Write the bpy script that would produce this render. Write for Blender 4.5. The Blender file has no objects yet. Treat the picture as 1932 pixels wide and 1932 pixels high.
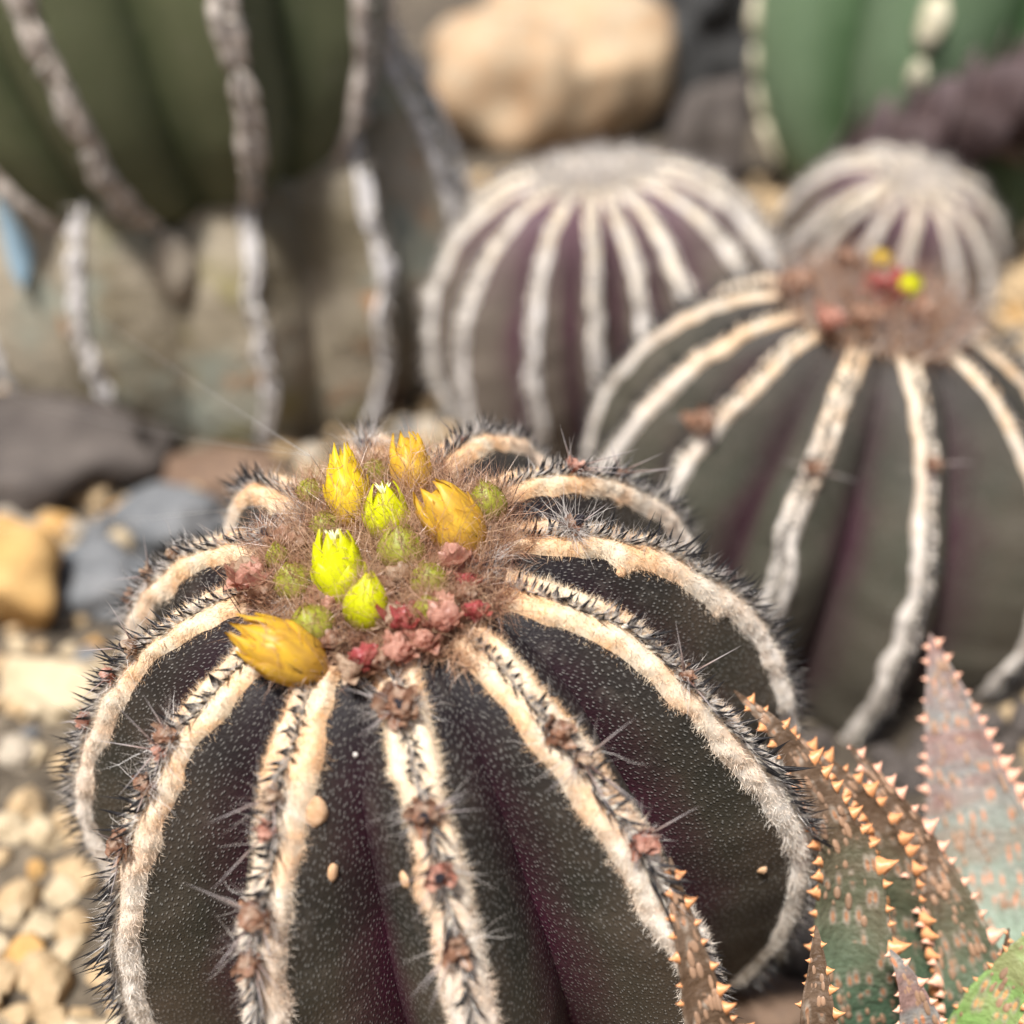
import bpy, math, random
import numpy as np
from mathutils import Matrix, Vector

# ------------------------------------------------------------------ camera, sky, sun, exposure
S = 0.01                                    # all numbers below are centimetres
scene = bpy.context.scene
COL = scene.collection
PITCH = math.radians(28.0)
CAM = np.array([0.0, -17.3, 20.2])
TANH = 0.384                                # tan of half the field of view
cam_d = bpy.data.cameras.new('camera')
cam_d.sensor_width = 36.0
cam_d.lens = 36.0 / (2 * TANH)
cam_d.clip_start = 0.005
cam_d.clip_end = 60.0
cam_d.dof.use_dof = True
cam_d.dof.focus_distance = 0.188
cam_d.dof.aperture_fstop = 9.5
cam = bpy.data.objects.new('camera', cam_d)
cam.location = CAM * S
cam.rotation_euler = (math.pi / 2 - PITCH, 0, 0)
COL.objects.link(cam)
scene.camera = cam

SUN_EL, SUN_AZ = math.radians(62), math.radians(207)     # azimuth clockwise from +y: behind the viewer, a little left
world = bpy.data.worlds.new('World')
scene.world = world
world.use_nodes = True
wn = world.node_tree
sky = wn.nodes.new('ShaderNodeTexSky')
sky.sky_type = 'NISHITA'
sky.sun_disc = False
sky.sun_elevation = SUN_EL
sky.sun_rotation = SUN_AZ
sky.air_density = 1.0
sky.dust_density = 4.0
wn.links.new(sky.outputs[0], wn.nodes['Background'].inputs[0])
wn.nodes['Background'].inputs[1].default_value = 0.06
sun_d = bpy.data.lights.new('sun', 'SUN')
sun_d.energy = 4.0
sun_d.angle = math.radians(9)
sun_d.color = (1.0, 0.985, 0.96)
sun = bpy.data.objects.new('sun', sun_d)
sd = Vector((math.cos(SUN_EL) * math.sin(SUN_AZ), math.cos(SUN_EL) * math.cos(SUN_AZ), math.sin(SUN_EL)))
sun.rotation_euler = sd.to_track_quat('Z', 'Y').to_euler()
sun.location = (0, 0, 2)
COL.objects.link(sun)
scene.view_settings.view_transform = 'Standard'
scene.view_settings.look = 'None'
scene.view_settings.gamma = 1.0
scene.view_settings.exposure = 0.95
scene.cycles.use_denoising = True
scene.cycles.max_bounces = 6

# ------------------------------------------------------------------ helpers
rng = np.random.default_rng(11)
random.seed(11)
F3 = np.array([0, math.cos(PITCH), -math.sin(PITCH)])
U3 = np.array([0, math.sin(PITCH), math.cos(PITCH)])
R3 = np.array([1.0, 0, 0])
FPX = 966 / TANH                            # focal length for a picture 1932 wide


def at(px, py, depth):
    """a point on the sight line of (px, py), that many centimetres deep"""
    return CAM + depth * (F3 + R3 * (px - 966) / FPX - U3 * (py - 966) / FPX)


def ground_at(px, py, z=0.0):
    d = F3 + R3 * (px - 966) / FPX - U3 * (py - 966) / FPX
    return CAM + d * ((z - CAM[2]) / d[2])


def proj(P):
    d = np.asarray(P) - CAM
    z = d @ F3
    return np.stack([966 + FPX * (d @ R3) / z, 966 - FPX * (d @ U3) / z], -1), z


def unit(v):
    v = np.asarray(v, float)
    return v / (np.linalg.norm(v, axis=-1, keepdims=True) + 1e-12)


def vnoise(P, seed=0):
    """value noise in [-1, 1] for an array of points"""
    P = np.asarray(P, float)
    i = np.floor(P).astype(np.int64)
    f = P - i
    f = f * f * (3 - 2 * f)
    out = 0
    for dx in (0, 1):
        for dy in (0, 1):
            for dz in (0, 1):
                h = (i[..., 0] + dx) * 374761393 + (i[..., 1] + dy) * 668265263 + (i[..., 2] + dz) * 2147483647 + seed * 1274126177
                h = (h ^ (h >> 13)) * 1274126177
                h = (h ^ (h >> 16)) & 0xffff
                w = (f[..., 0] if dx else 1 - f[..., 0]) * (f[..., 1] if dy else 1 - f[..., 1]) * (f[..., 2] if dz else 1 - f[..., 2])
                out = out + w * (h / 32767.5 - 1)
    return out


def n1(x, seed):
    x = np.asarray(x, float)
    return vnoise(np.stack([x, x * 0 + seed * 7.31, x * 0 + .5], -1), seed)


def mesh(name, V, F, uv=None, uv2=None, smooth=True):
    V = np.asarray(V, np.float32) * S
    F = np.asarray(F, np.int32)
    m = bpy.data.meshes.new(name)
    k = F.shape[1]
    m.vertices.add(len(V))
    m.vertices.foreach_set('co', V.ravel())
    m.loops.add(F.size)
    m.loops.foreach_set('vertex_index', F.ravel())
    m.polygons.add(len(F))
    m.polygons.foreach_set('loop_start', np.arange(0, F.size, k, dtype=np.int32))
    m.polygons.foreach_set('use_smooth', np.full(len(F), smooth))
    for nm, u in (('cm', uv), ('pig', uv2)):
        if u is not None:
            l = m.uv_layers.new(name=nm)
            l.data.foreach_set('uv', np.asarray(u, np.float32)[F.ravel()].ravel())
    m.update(calc_edges=True)
    m.validate()
    return m


def link(name, data, mat=None, parent=None, M=None):
    o = bpy.data.objects.new(name, data)
    COL.objects.link(o)
    if mat is not None and data is not None and not data.materials:
        data.materials.append(mat)
    if parent is not None:
        o.parent = parent
    if M is not None:
        o.matrix_basis = M
    return o


def obj(name, V, F, mat, parent=None, M=None, **kw):
    return link(name, mesh(name, V, F, **kw), mat, parent, M)


def tag(o, label=None, cat=None, group=None, kind=None):
    for k, v in (('label', label), ('category', cat), ('group', group), ('kind', kind)):
        if v:
            o[k] = v
    return o


def mat4(R, t):
    m = Matrix.Identity(4)
    for i in range(3):
        for j in range(3):
            m[i][j] = float(R[i][j])
        m[i][3] = float(t[i]) * S
    return m


def frame_z(z, x=None):
    z = unit(z)
    x = np.array([1.0, 0, 0]) if x is None else np.asarray(x, float)
    if abs(unit(x) @ z) > .95:
        x = np.array([0, 1.0, 0])
    x = unit(x - z * (x @ z))
    return np.stack([x, np.cross(z, x), z], 1)


def grid_faces(nu, nv, wrap=False):
    """nu rows, nv columns"""
    a = np.arange(nu - 1)[:, None]
    b = np.arange(nv if wrap else nv - 1)[None]
    b1 = (b + 1) % nv
    return np.stack([a * nv + b + 0 * b, a * nv + b1, (a + 1) * nv + b1, (a + 1) * nv + b], -1).reshape(-1, 4)


def fibres(P, D, L, w, nseg=1, curl=0.0, r=rng):
    """thin tapering strips: bases P, directions D, lengths L, base width w"""
    n = len(P)
    D = unit(D)
    L = np.broadcast_to(np.asarray(L, float), (n,))[:, None]
    w = np.broadcast_to(np.asarray(w, float), (n,))[:, None]
    side = unit(np.cross(D, r.normal(size=(n, 3))))
    bend = unit(r.normal(size=(n, 3))) * curl
    bend2 = unit(r.normal(size=(n, 3))) * curl * .8
    rows = []
    for j in range(nseg):
        u = j / nseg
        c = P + D * L * u + bend * L * u * u + bend2 * L * np.sin(u * 5) * .3
        ww = w * (1 - u * .7)
        rows += [c - side * ww / 2, c + side * ww / 2]
    rows.append(P + D * L + bend * L + bend2 * L * math.sin(5) * .3)
    k = 2 * nseg + 1
    V = np.stack(rows, 1).reshape(-1, 3)
    b = (np.arange(n) * k)[:, None]
    fs = []
    for j in range(nseg - 1):
        fs += [b + np.array([2 * j, 2 * j + 1, 2 * j + 3]), b + np.array([2 * j, 2 * j + 3, 2 * j + 2])]
    e = 2 * nseg - 2
    fs.append(b + np.array([e, e + 1, e + 2]))
    vv = np.tile(np.array([j / nseg for j in range(nseg) for _ in (0, 1)] + [1.0]), n)
    return V, np.concatenate(fs), np.stack([vv * 0, vv], 1)


def cones(P, D, L, w, wide=None, sides=4, bend=None):
    """spines as slim pyramids with a waist ring; returns V, F(tri), uv(v along)"""
    n = len(P)
    D = unit(D)
    L = np.broadcast_to(np.asarray(L, float), (n,))[:, None]
    w = np.broadcast_to(np.asarray(w, float), (n,))[:, None]
    A = unit(np.cross(D, np.array([.3, .2, .9]) if wide is None else wide))
    B = np.cross(D, A)
    bd = np.zeros((n, 3)) if bend is None else bend
    rings = []
    for u, s in ((0, 1.0), (.45, .72)):
        for q in range(sides):
            an = 2 * math.pi * q / sides
            rings.append(P + D * L * u + bd * L * u * u + (A * math.cos(an) * .5 + B * math.sin(an) * (.5 if wide is None else .8)) * w * s)
    rings.append(P + D * L + bd * L)
    k = 2 * sides + 1
    V = np.stack(rings, 1).reshape(-1, 3)
    b = (np.arange(n) * k)[:, None]
    fs = []
    for q in range(sides):
        q1 = (q + 1) % sides
        fs += [b + np.array([q, q1, sides + q1]), b + np.array([q, sides + q1, sides + q]), b + np.array([sides + q, sides + q1, 2 * sides])]
    vv = np.tile(np.array([0.] * sides + [.45] * sides + [1.]), n)
    return V, np.concatenate(fs), np.stack([vv * 0, vv], 1)


def join(parts):
    Vs, Fs, Us, o = [], [], [], 0
    for V, F, U in parts:
        Vs.append(V); Fs.append(np.asarray(F) + o); Us.append(U); o += len(V)
    return np.concatenate(Vs), np.concatenate(Fs), np.concatenate(Us)


def ico(sub):
    import bmesh
    bm = bmesh.new()
    bmesh.ops.create_icosphere(bm, subdivisions=sub, radius=1)
    V = np.array([v.co[:] for v in bm.verts])
    F = np.array([[v.index for v in f.verts] for f in bm.faces])
    bm.free()
    return V, F


# ------------------------------------------------------------------ materials
class NT:
    def __init__(self, name):
        self.m = bpy.data.materials.new(name)
        self.m.use_nodes = True
        self.t = self.m.node_tree
        self.t.nodes.clear()
        self.out = self.t.nodes.new('ShaderNodeOutputMaterial')

    def n(self, typ, props=None, ins=None, out=0):
        nd = self.t.nodes.new('ShaderNode' + typ)
        for k, v in (props or {}).items():
            setattr(nd, k, v)
        for k, v in (ins or {}).items():
            if isinstance(v, bpy.types.NodeSocket):
                self.t.links.new(v, nd.inputs[k])
            else:
                if isinstance(v, tuple) and len(v) == 3 and nd.inputs[k].type == 'RGBA':
                    v = v + (1.0,)
                nd.inputs[k].default_value = v
        return nd.outputs[out] if out is not None else nd

    def coord(self, kind='Object'):
        return self.n('TexCoord', out=None).outputs[kind]

    def uv(self, name):
        return self.n('UVMap', {'uv_map': name})

    def noise(self, vec, scale, detail=3, rough=.55):
        return self.n('TexNoise', ins={'Vector': vec, 'Scale': scale, 'Detail': detail, 'Roughness': rough})

    def ramp(self, fac, stops):
        nd = self.n('ValToRGB', ins={'Fac': fac}, out=None)
        el = nd.color_ramp.elements
        while len(el) < len(stops):
            el.new(.5)
        for e, (p, c) in zip(el, stops):
            e.position = p
            e.color = (c + (1.0,)) if isinstance(c, tuple) else (c, c, c, 1)
        return nd.outputs[0]

    def mapr(self, v, a, b, c=0., d=1.):
        return self.n('MapRange', ins={0: v, 1: a, 2: b, 3: c, 4: d})

    def math(self, op, a, b=0.):
        return self.n('Math', {'operation': op}, {0: a, 1: b})

    def mix(self, fac, a, b, mode='MIX'):
        nd = self.n('Mix', {'data_type': 'RGBA', 'blend_type': mode}, {0: fac, 6: a, 7: b}, out=None)
        return nd.outputs[2]

    def bump(self, h, strength=.5, dist=.0005):
        return self.n('Bump', ins={'Height': h, 'Strength': strength, 'Distance': dist})

    def done(self, col, rough=.6, normal=None, spec=.4, **kw):
        ins = {'Base Color': col, 'Roughness': rough, 'Specular IOR Level': spec}
        ins.update(kw)
        if normal is not None:
            ins['Normal'] = normal
        s = self.n('BsdfPrincipled', ins=ins)
        self.t.links.new(s, self.out.inputs[0])
        return self.m

    def thin(self, col, trans=.4, gloss=.12, rough=.4, tcol=None):
        """diffuse and translucent with a little gloss: hairs, petals"""
        d = self.n('BsdfDiffuse', ins={'Color': col})
        t = self.n('BsdfTranslucent', ins={'Color': tcol if tcol is not None else col})
        m1 = self.n('MixShader', ins={0: trans, 1: d, 2: t})
        g = self.n('BsdfGlossy', ins={'Color': (1, 1, 1), 'Roughness': rough})
        m2 = self.n('MixShader', ins={0: gloss, 1: m1, 2: g})
        self.t.links.new(m2, self.out.inputs[0])
        return self.m


def skin_material(name, body, low, purple, top, fleck=.42, uvscale=21.0):
    t = NT(name)
    uv = t.uv('cm')
    pig = t.n('SeparateXYZ', ins={0: t.uv('pig')}, out=None)
    mp = t.n('Mapping', ins={'Vector': uv, 'Scale': (1.0, .38, 1.0)})
    ob = t.coord()
    warp = t.n('VectorMath', {'operation': 'ADD'}, {0: mp, 1: t.n('VectorMath', {'operation': 'SCALE'}, {0: t.n('TexNoise', ins={'Vector': ob, 'Scale': 400.0}, out=1), 'Scale': .03})})
    vo = t.n('TexVoronoi', {'voronoi_dimensions': '2D'}, {'Vector': warp, 'Scale': uvscale, 'Randomness': .9}, out=None)
    spot = t.mapr(vo.outputs['Distance'], .08, .30, 1, 0)
    big = t.noise(ob, 60.0, 3)
    vary = t.mapr(t.noise(ob, 900.0, 2), .36, .6, .3, 1)
    spot = t.math('MULTIPLY', spot, vary)
    col = t.mix(t.mapr(big, .35, .65), body, low)
    col = t.mix(t.mapr(pig.outputs[1], .42, .85), col, low)
    edge = t.math('ADD', pig.outputs[0], t.mapr(big, 0, 1, -.25, .25))
    col = t.mix(t.mapr(edge, .56, 1.02), col, purple)
    col = t.mix(t.mapr(t.math('ADD', pig.outputs[1], t.mapr(big, 0, 1, -.1, .1)), .15, .44, 1, 0), col, top)
    dust = t.mapr(t.noise(ob, 180.0, 6, .7), .56, .72, 0, .22)
    col = t.mix(dust, col, (.17, .145, .12))
    col = t.mix(t.math('MULTIPLY', spot, fleck), col, (.36, .34, .31))
    grain = t.noise(ob, 2600.0, 2)
    h = t.math('ADD', spot, t.math('MULTIPLY', grain, .5))
    return t.done(col, t.mapr(spot, 0, 1, .55, .42), t.bump(h, .8, .0003), .2)


def felt_material(name, warm, pale, old):
    t = NT(name)
    ob = t.coord()
    a = t.noise(ob, 130.0, 3)
    b = t.noise(ob, 900.0, 2)
    pig = t.n('SeparateXYZ', ins={0: t.uv('pig')}, out=None)
    col = t.mix(t.mapr(a, .42, .58), warm, pale)
    col = t.mix(t.mapr(t.math('ADD', pig.outputs[1], t.mapr(a, 0, 1, -.16, .16)), .20, .50), col, old)
    col = t.mix(t.mapr(b, .3, .75, 0, .35), col, (.82, .72, .58))
    var = t.n('SeparateXYZ', ins={0: t.uv('cm')}, out=None).outputs[0]
    col = t.mix(var, col, t.mix(.5, col, (.55, .38, .24), 'MULTIPLY'))
    return t.thin(col, .30, .02, .6)


def plain(name, col, col2=None, scale=200.0, rough=.7, bump=0., spec=.3, detail=4):
    t = NT(name)
    ob = t.coord()
    ns = t.noise(ob, scale, detail, .6)
    c = t.mix(t.mapr(ns, .32, .68), col, col2 or col)
    nm = t.bump(t.noise(ob, scale * 5, 4), bump, .0006) if bump else None
    return t.done(c, rough, nm, spec)


def hair_material(name, c1, c2, trans=.35, gloss=.06):
    t = NT(name)
    c = t.mix(t.mapr(t.noise(t.coord(), 260.0, 2), .35, .65), c1, c2)
    return t.thin(c, trans, gloss, .45)


def spine_material(name, base, mid, tip):
    t = NT(name)
    v = t.n('SeparateXYZ', ins={0: t.uv('cm')}, out=None).outputs[1]
    c = t.ramp(v, [(0., base), (.12, base), (.34, mid), (.58, tip)])
    return t.done(c, .6, None, .25)


def petal_material(name, base, tip, streak, vein=.5):
    t = NT(name)
    uv = t.n('SeparateXYZ', ins={0: t.uv('cm')}, out=None)
    c = t.mix(t.mapr(uv.outputs[1], .05, .75), base, tip)
    s = t.noise(t.n('Mapping', ins={'Vector': t.coord(), 'Scale': (1, 1, .2)}), 900.0, 3)
    c = t.mix(t.mapr(s, .46, .70, 0, vein), c, streak)
    c = t.mix(t.mapr(t.math('ADD', uv.outputs[1], t.mapr(s, 0, 1, -.1, .1)), .88, 1.0, 0, .55), c, t.mix(1.0, c, (.55, .38, .25), 'MULTIPLY'))
    return t.thin(c, .52, .012, .4)


def rock_material(name, c1, c2, c3, scale=60.0):
    t = NT(name)
    ob = t.coord()
    a = t.noise(ob, scale, 5, .6)
    b = t.noise(ob, scale * 4, 4, .6)
    c = t.mix(t.mapr(a, .35, .65), c1, c2)
    c = t.mix(t.mapr(b, .5, .75, 0, .7), c, c3)
    return t.done(c, .85, t.bump(t.noise(ob, scale * 8, 5), .7, .0008), .2)


MAT = {}
MAT['skin'] = skin_material('cactus_skin', (.032, .030, .022), (.062, .047, .034), (.045, .0105, .021), (.010, .007, .008))
MAT['skin_b'] = skin_material('cactus_skin_greyer', (.050, .050, .034), (.068, .058, .042), (.045, .016, .024), (.036, .030, .026), .4)
MAT['skin_c'] = skin_material('cactus_skin_purple', (.105, .082, .066), (.15, .12, .095), (.085, .028, .05), (.09, .045, .06), .3)
MAT['felt'] = felt_material('cream_felt', (.90, .58, .31), (.92, .76, .54), (.92, .86, .78))
MAT['felt_b'] = felt_material('pale_felt', (.86, .60, .36), (.88, .74, .56), (.84, .78, .72))
MAT['felt_c'] = felt_material('grey_felt', (.90, .78, .58), (.90, .83, .72), (.86, .83, .82))
MAT['spine'] = spine_material('comb_spine', (.66, .60, .50), (.05, .045, .045), (.010, .009, .010))
MAT['spine_c'] = spine_material('pale_comb_spine', (.84, .78, .68), (.66, .60, .53), (.16, .14, .13))
MAT['long_spine'] = spine_material('long_spine', (.10, .05, .04), (.30, .22, .19), (.34, .30, .29))
MAT['bristle'] = plain('black_bristle', (.012, .008, .008), (.03, .015, .012), 300., .4)
MAT['wool'] = hair_material('brown_wool', (.36, .17, .095), (.60, .40, .25))
MAT['wool_dark'] = hair_material('dark_brown_wool', (.15, .07, .05), (.30, .17, .12))
MAT['fluff'] = hair_material('grey_fluff', (.55, .50, .46), (.72, .66, .60), .4)
MAT['lime'] = petal_material('lime_petal', (.50, .50, .01), (.78, .80, .01), (.60, .58, .01), .3)
MAT['yellow'] = petal_material('yellow_petal', (.60, .36, .03), (.86, .66, .03), (.66, .42, .05), .6)
MAT['amber'] = petal_material('amber_petal', (.60, .31, .05), (.80, .52, .05), (.52, .30, .06), .7)
MAT['bud'] = petal_material('green_bud', (.30, .24, .05), (.46, .48, .05), (.34, .27, .06), .6)
MAT['stigma'] = plain('stigma', (.85, .85, .35), (.8, .8, .5), 500., .4)
MAT['dry_red'] = petal_material('dried_red', (.28, .06, .06), (.50, .10, .10), (.35, .16, .10), .7)
MAT['dry_pink'] = petal_material('dried_pink', (.42, .17, .12), (.70, .40, .30), (.38, .14, .10), .7)
MAT['dry_brown'] = petal_material('dried_brown', (.20, .08, .05), (.40, .22, .14), (.62, .48, .36), .7)
MAT['dry_tan'] = petal_material('dried_tan', (.34, .20, .12), (.60, .45, .32), (.22, .10, .06), .7)
MAT['dry_black'] = plain('dried_black', (.010, .008, .012), (.04, .03, .035), 600., .6, .5)
MAT['scab'] = plain('corky_scab', (.50, .28, .14), (.62, .40, .24), 900., .8, .5)


# ------------------------------------------------------------------ the ribbed body (shared by every cactus here)
class Body:
    """local frame: axis +z, centre at height hb, foot of the plant at the origin"""

    def __init__(self, angles, prof, groove, seed, wob=.055, lump=.028, power=1.22):
        self.ang = np.radians(np.array(sorted([(a + 360) % 360 for a in angles])))
        self.n = len(angles)
        self.prof, self.groove, self.seed = prof, groove, seed
        self.wob, self.lump, self.power = wob, lump, power

    def half(self, k, side):
        a = self.ang
        if side > 0:
            d = a[(k + 1) % self.n] - a[k]
        else:
            d = a[k] - a[k - 1]
        return (d % (2 * math.pi)) / 2

    def pos(self, k, q, s):
        """rib k, q in [-1, 1] across it (0 the crest), s in [0, 1] from the apex down"""
        q, s = np.broadcast_arrays(np.asarray(q, float), np.asarray(s, float))
        t = np.abs(q)
        h = np.where(q > 0, self.half(k, 1), self.half(k, -1))
        sd = self.seed * 50 + k
        wob = (n1(s * 9, sd) * .6 + n1(s * 23, sd + 13) * .4) * self.wob * np.clip(s * 4, 0, 1)
        th = self.ang[k] + wob * (1 - t) + q * h
        lump = (n1(s * 14, sd + 29) * .6 + n1(s * 37, sd + 31) * .4) * self.lump * np.clip(s * 4, 0, 1)
        f = 1 - self.groove(s) * t ** self.power + lump * (1 - t) ** 2
        rho, z = self.prof(s)
        zc = self.prof(np.array([.62]))[1][0]
        return np.stack([rho * f * np.cos(th), rho * f * np.sin(th), z - np.clip(z - zc, 0, None) * (1 - f) * .55], -1)

    def frame(self, k, q, s, e=2e-3):
        P = self.pos(k, q, s)
        T = unit(self.pos(k, q, np.clip(s + e, 0, 1)) - self.pos(k, q, np.clip(s - e, 0, 1)))
        B = unit(self.pos(k, np.clip(q + .02, -1, 1), s) - self.pos(k, np.clip(q - .02, -1, 1), s))
        N = unit(np.cross(T, B))
        c = P * np.array([1, 1, 0]) + np.array([0, 0, 1e-3])
        flip = np.sign((N * (P - np.array([0, 0, self.prof(np.array([.62]))[1][0]]))).sum(-1, keepdims=True))
        return P, T, B, N * flip

    def build_body(self, name, mat, parent, ns=150, nq=25):
        s = np.linspace(0.004, 1, ns)
        q = np.linspace(-1, 1, nq)
        Vs, Fs, us, ps, o = [], [], [], [], 0
        L = np.concatenate([[0], np.cumsum(np.hypot(*[np.diff(v) for v in self.prof(s)]))])
        for k in range(self.n):
            P = self.pos(k, q[None], s[:, None])
            rho = self.prof(s)[0]
            h = np.where(q > 0, self.half(k, 1), self.half(k, -1))
            uv = np.stack([q[None] * h[None] * rho[:, None] + k * 9.37, np.repeat(L[:, None], nq, 1)], -1)
            pg = np.stack([np.repeat(np.abs(q)[None], ns, 0), np.repeat(s[:, None], nq, 1)], -1)
            Vs.append(P.reshape(-1, 3)); us.append(uv.reshape(-1, 2)); ps.append(pg.reshape(-1, 2))
            Fs.append(grid_faces(ns, nq) + o); o += ns * nq
        F = np.concatenate(Fs)[:, ::-1]
        return obj(name, np.concatenate(Vs), F, mat, parent, uv=np.concatenate(us), uv2=np.concatenate(ps))

    def felt(self, k, s0, s1, W, H, ns=170, nw=15):
        """the two lumpy felt bands of rib k as one strip; returns verts, faces, normals, pig"""
        s = np.linspace(s0, s1, ns)[:, None]
        v = np.linspace(-1, 1, nw)[None]
        rho = np.maximum(self.prof(s)[0], .05)
        hmin = min(self.half(k, 1), self.half(k, -1))
        sd = self.seed * 50 + k
        Wl = np.minimum(W * (1 + .26 * n1(s * 26, sd + 3) + .09 * n1(s * 60, sd + 4)), .86 * rho * hmin)
        edge = 1 + .09 * vnoise(np.stack([s * 40 + 0 * v, np.sign(v) * 3 + 0 * s, 0 * s * v + sd], -1), 5)
        w = v * Wl * edge
        h = np.where(v > 0, self.half(k, 1), self.half(k, -1))
        q = np.clip(w / (rho * h), -.95, .95)
        P, T, B, N = self.frame(k, q, s + 0 * q)
        av = np.abs(v)
        hump = np.exp(-((av - .50) / .33) ** 2) * (1 - av ** 8) - .20 * np.exp(-(av / .16) ** 2)
        lum = 1 + .45 * vnoise(np.stack([s * 45 + 0 * v, np.sign(v) * 2 + 0 * s, 0 * s * v + sd + .5], -1), 9) + .50 * vnoise(np.stack([s * 120 + 0 * v, v * 4 + 0 * s, 0 * s * v + sd + .5], -1), 10)
        hh = H * np.clip(hump * lum, -.3, 2) - .03 * (av > .97)
        Q = P + N * hh[..., None]
        pig = np.stack([av + 0 * s, s + 0 * v], -1)
        return Q.reshape(-1, 3), grid_faces(ns, nw), N.reshape(-1, 3), B.reshape(-1, 3) * np.sign(v + 0 * s).reshape(-1, 1), pig.reshape(-1, 2)


def tri_sample(V, F, n, r=rng):
    a, b, c, d = (V[F[:, i]] for i in range(4))
    area = np.linalg.norm(np.cross(c - a, d - b), axis=1)
    i = r.choice(len(F), n, p=area / area.sum())
    u, v = r.random((2, n, 1))
    return i, u, v


def bilerp(A, F, i, u, v):
    f = F[i]
    return (A[f[:, 0]] * (1 - u) + A[f[:, 1]] * u) * (1 - v) + (A[f[:, 3]] * (1 - u) + A[f[:, 2]] * u) * v


def egg(a, b, e, hb, smax=2.45):
    def prof(s):
        phi = np.clip(np.asarray(s, float) * smax, 1e-4, None)
        return a * np.sin(phi) ** e, hb + b * np.cos(phi) - .25 * np.exp(-(phi / .22) ** 2)
    return prof


def ramp01(x, a, b):
    x = np.clip((np.asarray(x, float) - a) / (b - a), 0, 1)
    return x * x * (3 - 2 * x)


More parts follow.
